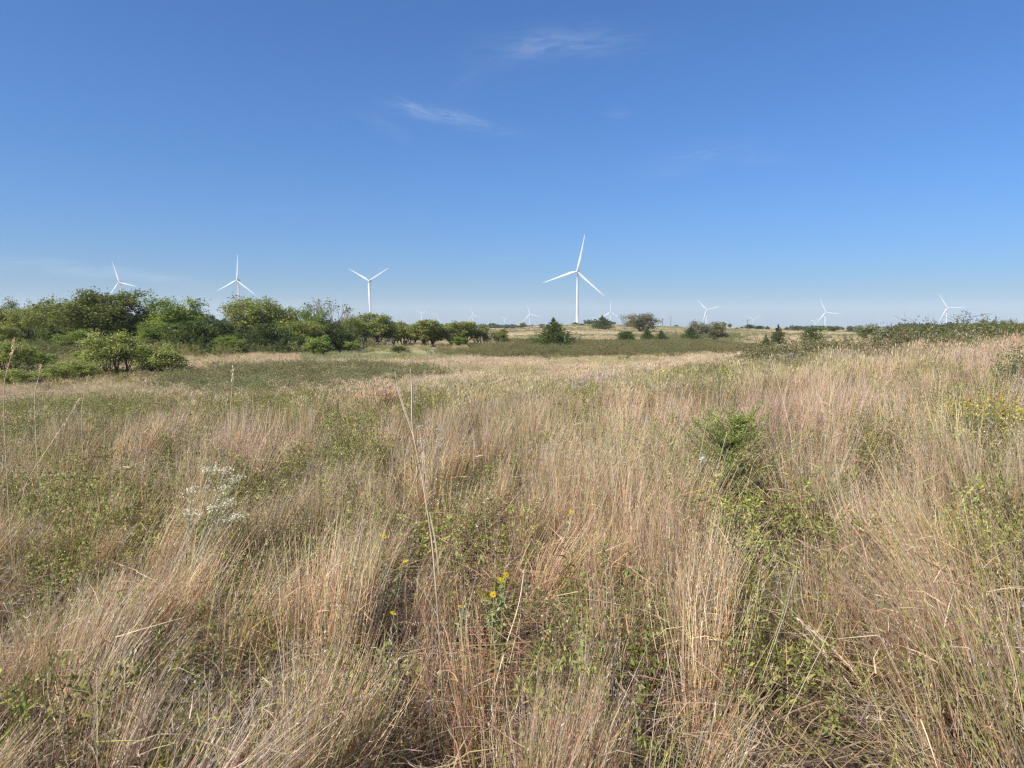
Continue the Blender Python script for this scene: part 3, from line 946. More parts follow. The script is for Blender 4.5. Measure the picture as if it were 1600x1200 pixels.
def bare_tree(seed, H, W, cols, leaves, twigc=M_GREYBARK, leaf=.09, multi=5):
    """open grey tree: forking limbs and fine twigs, few leaves"""
    r = np.random.default_rng(seed); tr, cr = MB(), MB(); tips = []

    def grow(p, d, L, rad, lvl):
        q = p + d * L
        limb(tr, p, q, rad, rad * .62, r, .08, 4 if lvl < 3 else 3)
        if lvl >= 5:
            tips.append(q); return
        for _ in range(2 if r.random() < .4 else 3):
            nd = unit(d + r.normal(0, .42, 3) * np.array([W / H, W / H, .6]) + np.array([0, 0, .12]))
            grow(q, nd, L * (.68 + .2 * r.random()), rad * .6, lvl + 1)
    for k in range(multi):
        a = k / multi * 6.28 + r.random()
        grow(np.array([.1 * math.cos(a), .1 * math.sin(a), -.1]), unit(np.array([math.cos(a) * .5 * W / H, math.sin(a) * .5 * W / H, 1])), H * .26, .016 * H, 2)
    tips = np.array(tips)
    s = H / max(tips[:, 2].max(), .1)
    leaf_cloud(cr, tips, .16 / s, leaves, leaf / s, cols, r)
    for m in (tr, cr):
        m.V = [v * s for v in m.V]
    w = np.ptp(tips[:, 0] * s)
    return tr.mesh('trunk', twigc), cr.mesh('crown', M_LEAF), H, max(w, .1)


C_ELM = [tuple(q * k for q, k in zip(c, (1.2, 1.16, 1.05))) for c in [(.150, .172, .042), (.186, .205, .052), (.126, .146, .038)]]
C_WIL = [tuple(q * k for q, k in zip(c, (1.2, 1.16, 1.05))) for c in [(.225, .25, .066), (.18, .212, .056), (.265, .275, .080)]]
C_GRN = [tuple(q * k for q, k in zip(c, (1.2, 1.16, 1.05))) for c in [(.18, .24, .048), (.23, .285, .058), (.145, .20, .044)]]
C_CED = [(.105, .132, .038), (.138, .165, .046), (.080, .104, .034)]
C_CEDG = [(.125, .160, .038), (.158, .192, .048), (.098, .128, .034)]
C_BRT = [tuple(q * k for q, k in zip(c, (1.2, 1.16, 1.05))) for c in [(.21, .27, .065), (.25, .31, .08), (.175, .23, .06)]]
C_SHR = [tuple(q * k for q, k in zip(c, (1.2, 1.16, 1.05))) for c in [(.26, .29, .075), (.21, .245, .065), (.29, .31, .09)]]
C_BRN = [(.20, .18, .08), (.175, .18, .07), (.235, .195, .095)]
C_GRY = [(.26, .25, .155), (.215, .215, .13)]

FORMS = {
    'elm': [deciduous(1, 8, 9, .5, 42, 15, 42, .115, C_ELM, .15, sig=.32), deciduous(2, 8, 7, .4, 34, 15, 42, .115, C_ELM, .17, sig=.32)],
    'willow': [deciduous(11, 7, 6, .4, 28, 13, 42, .11, C_WIL, .19, sig=.30, multi=2), deciduous(12, 7, 7.5, .5, 32, 13, 42, .11, C_WIL, .16, sig=.30, multi=3),
               deciduous(13, 6, 5, .4, 24, 13, 42, .105, C_WIL, .20, sig=.27, multi=3)],
    'row': [deciduous(14, 6, 5, .5, 22, 12, 32, .12, C_WIL, .19, sig=.25, multi=3, gap=.1), deciduous(15, 6, 5.5, .7, 23, 12, 32, .12, C_WIL, .18, sig=.25, multi=4, gap=.1),
            deciduous(16, 6, 4.4, .6, 19, 12, 32, .12, C_WIL, .2, sig=.25, multi=2, gap=.1)],
    'green': [deciduous(21, 7.5, 6.5, .7, 30, 14, 42, .115, C_GRN, .18, sig=.30), deciduous(22, 6.5, 5.5, .6, 26, 14, 42, .11, C_GRN, .19, sig=.29, multi=2)],
    'cedar': [cedar(31, 5, 5.6, C_CED), cedar(32, 5.5, 4.6, C_CED), cedar(33, 4.5, 4.8, C_CED, .5, .15, 190)],
    'greencedar': [cedar(35, 5, 5.4, C_CEDG, 1.0, .13, 200, 34), cedar(36, 4, 4.4, C_CEDG, .5, .15, 190)],
    'shrub': [deciduous(41, 3.4, 3.6, .6, 28, 12, 22, .075, C_SHR, .15, sig=.17, multi=7), deciduous(42, 2.6, 2.6, .35, 22, 12, 22, .07, C_SHR, .17, sig=.15, multi=5)],
    'bright': [deciduous(51, 3.2, 3.4, .5, 15, 13, 20, .11, C_BRT, .2, sig=.18, multi=4)],
    'brown': [deciduous(61, 5, 6, .15, 34, 14, 17, .13, C_BRN, .18, sig=.24, multi=4)],
    'pale': [deciduous(62, 5, 5.5, .15, 32, 13, 15, .12, C_GRY, .19, sig=.24, multi=4, bark=M_GREYBARK)],
    'bare': [bare_tree(71, 7, 7, C_GRY, 12), bare_tree(72, 4.5, 4, C_GRY, 6)],
}
SPECIES = {'row': 'willow_tree', 'elm': 'broadleaf_tree', 'willow': 'willow_tree', 'green': 'broadleaf_tree', 'cedar': 'cedar_tree', 'greencedar': 'cedar_tree', 'shrub': 'shrub', 'bright': 'shrub',
           'brown': 'broadleaf_tree', 'pale': 'broadleaf_tree', 'bare': 'bare_tree'}
tr_rng = np.random.default_rng(77)


SPREAD = {'row': 1.2, 'elm': .98, 'willow': 1.0, 'green': .98, 'cedar': 1.12, 'greencedar': 1.14, 'shrub': 1.0, 'bright': 1.0, 'brown': 1.0, 'pale': 1.0, 'bare': 1.1}


def plant(px, top, D, kind, width, label, group=None, form=None, sink=0.0):
    """one tree or shrub standing on the ground, its height and spread in metres taken from its angle of view"""
    x, y, z = at(px, D)
    rx, ry, rz = ray(px, top)
    ztop = EYE + rz / ry * D
    h = max(ztop - z, .8); w = width / F * D
    f = FORMS[kind]; i = tr_rng.integers(0, len(f)) if form is None else form
    tm, cm, H, W = f[i]
    sx = w / W * SPREAD[kind]
    root = thing(SPECIES[kind], label, 'shrub' if SPECIES[kind] == 'shrub' else 'tree', (x, y, z - sink), tr_rng.random() * 6.28, group, (sx, sx * (.9 + .2 * tr_rng.random()), h / H * (1.05 if 'cedar' in kind else 1.04 if kind == 'row' else .95)))
    obj('trunk', tm, root); obj('crown', cm, root)
    return root


# the wood at left, back to front
GW = 'trees and shrubs of the wood at left'
for a in (
    (8, 472, 110, 'elm', 75, 'dark broadleaf tree cut by the left edge of the photo'),
    (36, 476, 108, 'willow', 62, 'olive tree second from the left edge at the back of the wood'),
    (70, 470, 106, 'willow', 70, 'rounded yellow-olive tree just left of the tallest dark tree'),
    (100, 508, 112, 'green', 50, 'mid-green tree in the gap left of the tallest dark tree'),
    (3, 503, 88, 'willow', 46, 'yellowish willow low at the left edge before the dark tree'),
    (160, 443, 98, 'elm', 130, 'tallest dark green tree of the left wood with a wide spreading crown'),
    (84, 505, 88, 'greencedar', 78, 'dark cedar under the yellow-olive tree at left'),
    (38, 512, 92, 'cedar', 46, 'dark cedar between the two olive trees at left edge'),
    (120, 512, 84, 'green', 62, 'low green tree in front of the tallest dark tree, left side'),
    (226, 490, 106, 'green', 40, 'narrow green tree right of the tallest dark tree'),
    (276, 461, 100, 'green', 88, 'big mid-green tree second tallest in the left wood'),
    (246, 500, 94, 'green', 56, 'lighter green tree in front of the second tallest one'),
    (300, 503, 88, 'greencedar', 66, 'green cedar below the second tallest tree'),
    (330, 500, 104, 'cedar', 50, 'dark cedar behind, between second tallest and flat-topped tree'),
    (352, 505, 92, 'cedar', 56, 'dark cedar left of the flat-topped olive tree'),
    (402, 460, 106, 'willow', 100, 'flat-topped olive tree before the second turbine from left'),
    (440, 470, 110, 'willow', 56, 'rounded brownish-olive tree joined to the flat-topped one'),
    (318, 520, 84, 'greencedar', 48, 'low bright-edged cedar at the front, left of the dark cedar bank'),
    (382, 502, 90, 'cedar', 58, 'dark cedar below the flat-topped tree, left half'),
    (414, 506, 88, 'cedar', 54, 'dark cedar below the flat-topped tree, right half'),
    (360, 522, 85, 'green', 46, 'low olive-green bush tree in the dark cedar bank'),
    (436, 505, 94, 'green', 50, 'bright mid-green tree at the right of the dark cedar bank'),
    (446, 524, 86, 'cedar', 50, 'small dark cedar at the right foot of the cedar bank'),
    (474, 498, 98, 'willow', 72, 'yellow-olive willow right of the dark cedar bank'),
    (510, 465, 108, 'bare', 84, 'grey half-bare tree with twiggy top in the left wood'),
    (490, 480, 104, 'green', 50, 'leafy green tree growing through the grey half-bare tree'),
    (524, 506, 102, 'cedar', 54, 'dark cedar under the right side of the grey half-bare tree'),
    (474, 526, 88, 'cedar', 40, 'dark low cedar left of the bright shrub'),
    (498, 525, 82, 'bright', 42, 'bright yellow-green rounded shrub in front of the wood'),
    (543, 491, 118, 'willow', 34, 'slim olive willow just right of the grey half-bare tree'),
    (551, 532, 100, 'bright', 26, 'small bright green shrub right of the rounded one'),
): plant(*a, group=GW)
GR = 'trees of the thinning row right of the wood'
for a in (
    (568, 500, 122, 'row', 36, 'olive tree left of the Y-shaped turbine tower'),
    (588, 489, 126, 'row', 48, 'tallest olive tree of the row, at foot of the Y-shaped turbine'),
    (607, 512, 128, 'row', 36, 'olive tree right of the Y-shaped turbine tower'),
    (603, 527, 120, 'bare', 32, 'low grey twiggy bush at the foot of the tree row'),
    (628, 504, 134, 'row', 38, 'yellow-olive tree at the middle of the row, left one'),
    (643, 510, 136, 'row', 30, 'pale olive tree at the middle of the row, under the Y-bladed tiny turbine'),
    (665, 499, 130, 'row', 46, 'rounded olive tree with dark trunk, in the row under the tiny turbines'),
    (682, 508, 132, 'green', 34, 'greener small tree of the row beside the rounded one'),
    (706, 502, 133, 'row', 36, 'open-stemmed olive tree of the row'),
    (730, 502, 135, 'row', 42, 'olive tree of the row below the small pale turbine'),
    (748, 510, 137, 'row', 32, 'low olive tree with slanting trunks near the row end'),
    (763, 511, 138, 'bare', 30, 'thin greyish tree near the right end of the row'),
    (781, 515, 140, 'row', 26, 'last small olive tree at the right end of the row'),
    (716, 525, 130, 'green', 30, 'dark undergrowth bush between row trunks'),
): plant(*a, group=GR)
# shrubs in front of the wood
GS = 'shrubs standing in the hollow before the wood'
for a in (
    (176, 512, 50, 'shrub', 92, 'largest multi-stemmed yellow-green shrub before the tall dark tree', 0),
    (252, 537, 51, 'shrub', 64, 'rounded pale green shrub right of the largest shrub', 1),
    (224, 538, 54, 'shrub', 34, 'slender green shrub between the largest and the rounded shrub', 1),
    (18, 530, 52, 'shrub', 70, 'yellow-green shrub at the left edge', 0),
    (52, 549, 58, 'bright', 60, 'low bright shrub near the left edge under the dark cedar', 0),
    (86, 568, 44, 'shrub', 56, 'low yellow-green shrub left of the largest shrub, nearer one', 1),
    (122, 562, 47, 'shrub', 50, 'low olive shrub at the left foot of the largest shrub', 1),
    (140, 545, 60, 'shrub', 48, 'olive shrub behind the left side of the largest shrub', 0),
    (30, 575, 42, 'shrub', 54, 'low olive bush at the left edge above the pink grass', 1),
): plant(*a[:6], group=GS, form=a[6])
# cedars and trees of the middle distance
plant(624, 541, 98, 'greencedar', 20, 'tiny dark cedar bush alone on the pale green meadow', form=1)
plant(865, 495, 116, 'greencedar', 72, 'big pointed dark green cedar in the brush belt near the centre', form=0)
plant(941, 492, 310, 'cedar', 37, 'broad dark cedar right of the tallest turbine', form=0)
plant(977, 490, 300, 'bare', 22, 'small leafless grey tree left of the brown domed tree', form=1)
plant(1003, 489, 290, 'brown', 48, 'brown domed tree on the slope right of the broad cedar')
plant(978, 518, 150, 'greencedar', 26, 'low light-green cedar below the leafless grey tree', form=1)
plant(1011, 510, 165, 'greencedar', 26, 'dark cedar at the foot of the brown domed tree', form=0)
plant(1033, 515, 158, 'greencedar', 24, 'dark cedar just right of the one under the brown tree', form=0)
plant(1079, 508, 165, 'cedar', 32, 'dark cedar at the left foot of the pale tree', form=0)
plant(1091, 499, 185, 'pale', 34, 'pale grey-green tree under the turbine with a blade up left')
plant(1117, 502, 190, 'brown', 32, 'brownish rounded tree beside the pale grey-green one')
plant(1131, 521, 190, 'greencedar', 14, 'tiny cedar at the right foot of the brownish rounded tree', form=1)
plant(1215, 506, 125, 'cedar', 30, 'full dark cedar behind the right crest', form=1)
plant(1196, 520, 80, 'greencedar', 26, 'ragged dark cedar in front of the full one on the crest', form=0)
plant(1268, 513, 96, 'cedar', 28, 'half-hidden cedar behind the tall weeds right of the full cedar', form=2)
plant(1117, 527, 160, 'greencedar', 10, 'tiny cedar bush below the pale and brownish trees', form=1)
# small dark trees dotting the far ridge
for px_, top, D, kind, w, lab in (
    (899, 503, 430, 'cedar', 14, 'small ridge cedar at the foot of the tallest turbine tower'),
    (909, 505, 400, 'cedar', 14, 'small ridge cedar just right of the tallest turbine tower'),
    (921, 507, 440, 'cedar', 10, 'tiny ridge cedar left of the broad cedar'),
    (817, 504, 470, 'elm', 10, 'small round ridge tree left of the pointed cedar'),
    (814, 509, 430, 'cedar', 15, 'low ridge bush below the small round tree'),
    (792, 509, 460, 'cedar', 11, 'small ridge cedar above the right end of the tree row'),
    (801, 511, 440, 'cedar', 9, 'tiny ridge cedar between the row end and the small round tree'),
    (1057, 507, 520, 'cedar', 7, 'lone tiny cedar on the bare tan ridge by the utility poles'),
    (1131, 503, 540, 'elm', 8, 'tiny round ridge tree right of the brownish rounded tree'),
    (1140, 505, 540, 'elm', 6, 'tiniest round ridge tree right of another tiny one'),
    (1171, 507, 470, 'cedar', 14, 'widest dark cedar on the right tan ridge'),
    (1159, 510, 480, 'cedar', 8, 'tiny cedar just left of the widest ridge cedar'),
    (1151, 514, 440, 'cedar', 9, 'low cedar on the tan slope left of the widest ridge cedar'),
    (1187, 509, 470, 'cedar', 15, 'low wide cedar just right of the widest ridge cedar'),
    (1199, 509, 480, 'cedar', 10, 'small cedar touching the full dark cedar on its left'),
    (1229, 510, 460, 'cedar', 10, 'small cedar touching the full dark cedar on its right'),
    (1244, 511, 430, 'cedar', 20, 'dark spreading cedar on the far ridge left of the twin turbines'),
    (1259, 511, 440, 'cedar', 10, 'small far cedar right of the dark spreading cedar'),
    (1281, 510, 400, 'green', 22, 'olive clump below the left of the twin turbines'),
    (1302, 509, 400, 'elm', 18, 'dark round tree below the right of the twin turbines'),
    (1329, 513, 380, 'cedar', 18, 'dark low tree at the left end of the right-hand wood'),
): plant(px_, top, D, kind, w, lab, 'small trees dotting the far ridge')
# the brushy wood behind the right crest
ORD = ['first', 'second', 'third', 'fourth', 'fifth', 'sixth', 'seventh', 'eighth', 'ninth', 'tenth', 'eleventh', 'twelfth', 'thirteenth']
WOOD_LABELS = ['%s dark tree from the left along the skyline of the right-hand wood' % q for q in ORD]
WOOD_LABELS += ['olive tree in front of the right-hand wood, second from its left end', 'olive tree in front of the right-hand wood at its left end',
                'olive tree in front of the right-hand wood below the rightmost turbine', 'olive tree in front of the right-hand wood, nearest the right edge',
                'olive tree at the right edge of the photo behind the grassy crest']
k = 0
for px_, top, D, kind, w in ((1353, 506, 190, 'elm', 28), (1372, 509, 180, 'cedar', 20), (1390, 507, 185, 'elm', 26), (1408, 509, 170, 'elm', 28), (1428, 508, 180, 'elm', 28), (1447, 504, 175, 'elm', 30),
                            (1468, 508, 165, 'elm', 30), (1488, 506, 175, 'elm', 28), (1508, 507, 165, 'elm', 32), (1530, 501, 175, 'elm', 34), (1552, 502, 165, 'elm', 40), (1577, 501, 170, 'elm', 34),
                            (1598, 501, 160, 'elm', 36), (1460, 515, 120, 'elm', 34), (1415, 516, 120, 'elm', 36), (1505, 514, 115, 'elm', 36), (1555, 510, 115, 'elm', 40), (1620, 503, 150, 'elm', 40)):
    plant(px_, top, D, kind, w, WOOD_LABELS[k], 'trees of the wood behind the right crest'); k += 1

# the faint woods on the skyline, one mass
wd = MB(); r = np.random.default_rng(90)
cen = []
for x0, x1, D0, h in ((600, 780, 900, 7), (770, 870, 1100, 7), (915, 960, 700, 6), (1230, 1420, 800, 5), (-60, 330, 420, 9), (1400, 1680, 600, 7), (330, 620, 500, 6)):
    for q in range(int((x1 - x0) * .8)):
        pxx = r.uniform(x0, x1); D = D0 * r.uniform(.9, 1.15)
        x, y = (pxx - 800) / F * D, D
        cen.append((x, y, ground_z(x, y), h * r.uniform(.45, 1.0)))
for x, y, z, h in cen:
    n_ = 70
    u = rvec(n_, r) * (r.random((n_, 1)) ** .4)
    c = np.array([x, y, z + h * .45]) + u * np.array([h * .6, h * .6, h * .5])
    a = rvec(n_, r); b = unit(np.cross(a, rvec(n_, r)))
    wd.cards(c, a * h * .16, b * h * .12, np.array([.065, .075, .028]) * r.uniform(.8, 1.3) * (.8 + .4 * r.random((n_, 1))))
tag(obj('distant_woods', wd.mesh('distant_woods', M_LEAF)), 'low dark line of far woods along the skyline', 'woods', kind='stuff')

# ------------------------------------------------------------------ wind turbines


def loft(rings):
    m = rings.shape[1]; q = []
    for k in range(len(rings) - 1):
        for i in range(m):
            j = (i + 1) % m
            q.append((k * m + i, k * m + j, (k + 1) * m + j, (k + 1) * m + i))
    return rings.reshape(-1, 3), q


def blade_mesh():
    """airfoil sections, round at the root, widest at a fifth, twisted and tapering"""
    S = [0, .02, .05, .1, .16, .22, .32, .45, .6, .75, .88, .96, 1.0]
    chord = [2.4, 2.4, 2.7, 3.5, 4.1, 4.2, 3.7, 3.0, 2.35, 1.75, 1.25, .8, .2]
    thick = [1., 1., .85, .55, .38, .30, .25, .21, .19, .17, .16, .15, .14]
    rings = []
    for s, c, t in zip(S, chord, thick):
        a = np.arange(14) / 14 * 2 * math.pi
        xs, ys = np.cos(a) * .5, np.sin(a) * .5 * t * (1 - .45 * np.cos(a) * (t < .8))
        xs = (xs + (.18 if t < .8 else 0)) * c; ys = ys * c
        tw = math.radians(16 * (1 - s) ** 2)
        rings.append(np.stack([xs * math.cos(tw) - ys * math.sin(tw), xs * math.sin(tw) + ys * math.cos(tw) - 1.6 * s * s, np.full(14, 1.4 + s * (BLADE - 1.4))], 1))
    V, q = loft(np.array(rings))
    return mesh_of('blade', V, q, None, None, M_PAINT, True)


def nacelle_mesh():
    rings = []
    for yy, sx, sz in ((-1.0, 1.5, 1.5), (-.6, 1.9, 1.9), (1.0, 2.1, 2.15), (5, 2.15, 2.2), (8.6, 2.0, 2.0), (9.6, 1.5, 1.5), (9.8, .6, .6)):
        a = np.arange(16) / 16 * 2 * math.pi
        ca, sa = np.cos(a), np.sin(a)
        f_ = (np.abs(ca) ** 4 + np.abs(sa) ** 4) ** -.25
        rings.append(np.stack([ca * f_ * sx, np.full(16, yy), sa * f_ * sz + .3], 1))
    V, q = loft(np.array(rings)[:, ::-1])
    return mesh_of('nacelle', V, q, None, None, M_NACELLE, True)


def hub_mesh():
    rings = []
    for yy, s in ((-1.2, 1.75), (-2.2, 1.95), (-3.4, 1.9), (-4.4, 1.5), (-5.0, .9), (-5.25, .15)):
        a = np.arange(16) / 16 * 2 * math.pi
        rings.append(np.stack([np.cos(a) * s, np.full(16, yy), np.sin(a) * s], 1))
    V, q = loft(np.array(rings))
    return mesh_of('hub', V, q, None, None, M_PAINT, True)


def tower_mesh():
    rings = []
    for zz, s in ((-93, 2.6), (-92.9, 2.35), (-62, 2.15), (-61.8, 2.2), (-61.4, 2.15), (-31, 1.9), (-30.8, 1.95), (-30.4, 1.9), (-2.2, 1.55), (-2.0, 1.75), (-1.4, 1.75)):
        a = np.arange(20) / 20 * 2 * math.pi
        rings.append(np.stack([np.cos(a) * s, 3.0 + np.sin(a) * s, np.full(20, zz)], 1))
    V, q = loft(np.array(rings))
    return mesh_of('tower', V, q, None, None, M_PAINT, True)


def mast_mesh():
    m = MB()
    m.tube([(.9, 7.5, 2.4), (.9, 7.5, 4.3)], [.09, .06], 5)
    return m.mesh('wind_vane', M_NACELLE)


BL, NM, HM, TM, MM = blade_mesh(), nacelle_mesh(), hub_mesh(), tower_mesh(), mast_mesh()
for x, y, z, th_, lab in TW:
    foot = ground_z(x, y) - .5; hub_h = z - foot
    root = thing('wind_turbine', lab, 'wind turbine', (x, y, foot), math.radians(-14), 'wind turbines of the wind farm')
    for nm, me in (('tower', TM), ('nacelle', NM), ('hub', HM)):
        o = obj(nm, me, root); o.location = (0, 0, hub_h)
        if nm == 'tower': o.scale = (1, 1, (hub_h + .5) / 93.0)
        if nm == 'hub':
            for kk in range(3):
                b = obj('blade', BL, o); b.location = (0, -2.9, 0); b.rotation_euler = (0, math.radians(th_ + 120 * kk), 0)
        if nm == 'nacelle':
            obj('wind_vane', MM, o)

# utility poles on the ridge
for px_, top, D, lab in ((1035, 497, 620, 'thin dark utility pole on the tan ridge right of the brown domed tree'), (1048, 495, 640, 'thin dark utility pole on the ridge left of the lone tiny cedar'),
                         (1168, 499, 640, 'thin dark utility pole above the widest ridge cedar')):
    x, y, z = at(px_, D)
    rx, ry, rz = ray(px_, top); h = EYE + rz / ry * D - z
    root = thing('utility_pole', lab, 'utility pole', (x, y, z), .5, 'utility poles along the ridge')
    m = MB(); m.tube([(0, 0, -.5), (0, 0, h * .5), (0, 0, h)], [.24, .21, .17], 8)
    obj('pole', m.mesh('pole', M_WOOD), root)
    m = MB()
    V = np.array([[sx * 1.2, sy * .07, h - .9 + sz * .08] for sx in (-1, 1) for sy in (-1, 1) for sz in (-1, 1)]) + np.array([0, -.28, 0])
    m.add(V, [(0, 1, 3, 2), (4, 6, 7, 5), (0, 4, 5, 1), (2, 3, 7, 6), (0, 2, 6, 4), (1, 5, 7, 3)])
    obj('crossarm', m.mesh('crossarm', M_WOOD), root)
    for sx in (-1.05, -.55, .55, 1.05):
        m = MB(); m.tube([(sx, -.28, h - .82), (sx, -.28, h - .6)], [.05, .035], 6)
        obj('insulator', m.mesh('insulator', M_NACELLE), root)
# ------------------------------------------------------------------ single plants that stand out of the meadow


def pt(px, py, D):
    rx, ry, rz = ray(px, py)
    return np.array([rx / ry * D, D, EYE + rz / ry * D])


def curve(pts, n=12):
    """smooth line through points"""
    pts = np.asarray(pts, float); t = np.linspace(0, len(pts) - 1, n)
    out = np.stack([np.interp(t, np.arange(len(pts)), pts[:, k]) for k in range(3)], 1)
    for _ in range(2):
        out[1:-1] = (out[:-2] + 2 * out[1:-1] + out[2:]) / 4
    return out


def blade(m, pts, w, col, r, fold=.3):
    """a grass leaf: a folded tapering ribbon along a line"""
    p = curve(pts, 10); tg = unit(np.gradient(p, axis=0))
    s = unit(np.cross(tg, np.array([.15, 1, .2]))); nn = np.cross(s, tg)
    prof = np.sin(np.linspace(.35, math.pi * .98, 10)) ** .7
    a = p - s * (w * .5 * prof)[:, None] + nn * (w * fold * prof)[:, None]; b = p + s * (w * .5 * prof)[:, None] + nn * (w * fold * prof)[:, None]
    V = np.stack([a, p, b], 1).reshape(-1, 3); q = []
    for k in range(9):
        q += [(3 * k, 3 * k + 1, 3 * k + 4, 3 * k + 3), (3 * k + 1, 3 * k + 2, 3 * k + 5, 3 * k + 4)]
    col = np.asarray(col) * (.85 + .3 * r.random((len(V), 1)))
    m.add(V, q, None, col)


pr = np.random.default_rng(123)


def at_root(root_pos, m, name, mat, root):
    """link a mesh given in world coordinates as a part of a thing standing at root_pos"""
    m.V = [v - np.asarray(root_pos) for v in m.V]
    return obj(name, m.mesh(name, mat), root)


def stalk(pxs, D0, D1, r0, r1, col, name, label, cat, group=None, head=None, leaves=0, grounded=True):
    """one dry or green culm following the photograph's line of sight, standing on the ground"""
    n_ = len(pxs); Ds = np.linspace(D0, D1, n_)
    P = [pt(a, b, d) for (a, b), d in zip(pxs, Ds)]
    g = ground_z(P[0][0], P[0][1])
    if grounded and P[0][2] > g:
        P = [np.array([P[0][0] - (P[1][0] - P[0][0]) * .15, P[0][1] + .02, g - .02])] + P
    base = np.array([P[0][0], P[0][1], ground_z(P[0][0], P[0][1])])
    root = thing(name, label, cat, tuple(base), 0, group)
    c = curve(P, 14); m = MB()
    cc = np.asarray(col)
    m.tube(c, np.linspace(r0, r1, 14), 6, cc)
    m.C[-1] = m.C[-1] * (.85 + .3 * np.repeat(pr.random((len(m.C[-1]) // 6 + 1, 1)), 6, 0)[:len(m.C[-1])])
    at_root(base, m, 'stem', M_STALK, root)
    if head:
        hn, hl, hcol, hs = head
        m = MB(); k = int(14 * (1 - hl)); seg = c[k:]
        t = pr.random(hn) * (len(seg) - 1.01); i = t.astype(int)
        cpos = seg[i] + (seg[i + 1] - seg[i]) * (t - i)[:, None] + pr.normal(0, hs * .4, (hn, 3))
        d = unit(unit(seg[i + 1] - seg[i]) + rvec(hn, pr) * .5) * hs * (.6 + .8 * pr.random((hn, 1)))
        m.cards(cpos, d, unit(np.cross(d, rvec(hn, pr))) * hs * .28, np.asarray(hcol) * (.8 + .4 * pr.random((hn, 1))))
        at_root(base, m, 'seed_head', M_LEAF, root)
    for q in range(leaves):
        m = MB(); k = 1 + int(pr.random() * 8); p0 = c[k]; L = .16 + .16 * pr.random()
        a = pr.random() * 6.28; dr = np.array([math.cos(a), math.sin(a), 0])
        blade(m, [p0, p0 + dr * L * .4 + np.array([0, 0, L * .5]), p0 + dr * L * .9 + np.array([0, 0, L * .45]), p0 + dr * L * 1.2], .008, cc, pr)
        at_root(base, m, 'leaf', M_LEAF, root)
    return root


DRY = (.62, .49, .32); DRYG = (.50, .43, .35); YGRN = (.36, .36, .12); SIL = (.50, .52, .40)
GST = 'single tall stalks standing out of the grass'
# forked dead stem in the middle
fk = [(698, 1215), (688, 1010), (676, 850), (660, 750), (645, 676)]
P = [pt(a, b, d) for (a, b), d in zip(fk, np.linspace(2.52, 2.85, 5))]
base = np.array([P[0][0], P[0][1], ground_z(P[0][0], P[0][1])])
P[0][2] = min(P[0][2], base[2] - .02)
root = thing('dead_stalk', 'tall pale forked dead stalk rising in the middle foreground to the meadow edge', 'stalk', tuple(base), 0, GST)
m = MB(); c = curve(P, 26); m.tube(c, np.linspace(.0044, .0026, 26), 7, (.40, .31, .21)); m.C[-1] = m.C[-1] * (.75 + .5 * np.repeat(pr.random((40, 1)), 14, 0)[:len(m.C[-1])])
for kk in (5, 11, 16, 21):
    m.tube([c[kk] - (c[kk + 1] - c[kk]) * .1, c[kk] + (c[kk + 1] - c[kk]) * .12], .0058, 7, (.28, .21, .14))
at_root(base, m, 'stem', M_STALK, root)
for nm, L_ in (('left', [(646, 682), (640, 664), (631, 640), (622, 612), (617, 580)]), ('right', [(646, 682), (643, 655), (644, 628), (644, 600), (641, 574)])):
    m = MB(); P = [pt(a, b, 2.85 + .02 * i) for i, (a, b) in enumerate(L_)]
    blade(m, P, .008, (.60, .48, .33), pr, .35); m.tube(curve(P, 10), np.linspace(.0028, .001, 10), 5, (.46, .36, .25))
    at_root(base, m, 'branch', M_STALK, root)
for L_ in ([(652, 715), (662, 752), (668, 800)], [(671, 800), (681, 850), (686, 900)]):
    m = MB(); blade(m, [pt(a, b, 2.8) for a, b in L_], .007, (.52, .40, .27), pr); at_root(base, m, 'leaf', M_STALK, root)

stalk([(738, 1215), (764, 1110), (790, 1010), (812, 945), (819, 890)], 2.5, 2.75, .0055, .0015, (.70, .55, .36), 'reed_stalk', 'pale straw reed leaning right at the bottom centre', 'stalk', GST)
stalk([(748, 1215), (775, 1120), (800, 1020), (814, 960)], 2.52, 2.8, .0032, .001, (.66, .52, .34), 'reed_stalk', 'thinner straw reed alongside the pale reed at the bottom centre', 'stalk', GST)
stalk([(340, 1015), (410, 950), (480, 875), (548, 812)], 3.4, 3.7, .0035, .0016, YGRN, 'green_grass_stalk', 'long yellow-green grass stalk leaning right with a feathery head', 'stalk', GST, (90, .35, (.42, .42, .14), .014), 2)
stalk([(395, 900), (430, 850), (470, 790), (525, 715)], 4.6, 5.0, .003, .0012, YGRN, 'green_grass_stalk', 'slim yellow-green grass stalk above the feathery one, leaning right', 'stalk', GST, (60, .3, (.45, .43, .16), .013))
stalk([(30, 770), (60, 722), (92, 675), (126, 622)], 5.2, 5.6, .0035, .0014, DRY, 'dry_grass_stalk', 'straw stalk leaning right among the green weeds at far left', 'stalk', GST, (50, .35, (.74, .58, .36), .012))
stalk([(2, 610), (12, 575), (20, 548), (22, 530)], 4.2, 4.2, .0022, .0012, DRY, 'dry_grass_stalk', 'tan seed head standing against the shrubs at the left edge', 'stalk', GST, (50, .3, (.74, .55, .34), .011))
stalk([(52, 615), (58, 600), (62, 583), (64, 570)], 6.5, 6.5, .004, .0015, DRY, 'dry_grass_stalk', 'short straw tip above the pink grass at left, under the low bright shrub', 'stalk', GST, (26, .3, (.74, .58, .36), .012))
stalk([(126, 640), (133, 610), (139, 585)], 7, 7, .004, .0015, DRY, 'dry_grass_stalk', 'straw tip in front of the low olive shrub left of the largest shrub', 'stalk', GST, (26, .3, (.74, .58, .36), .012))
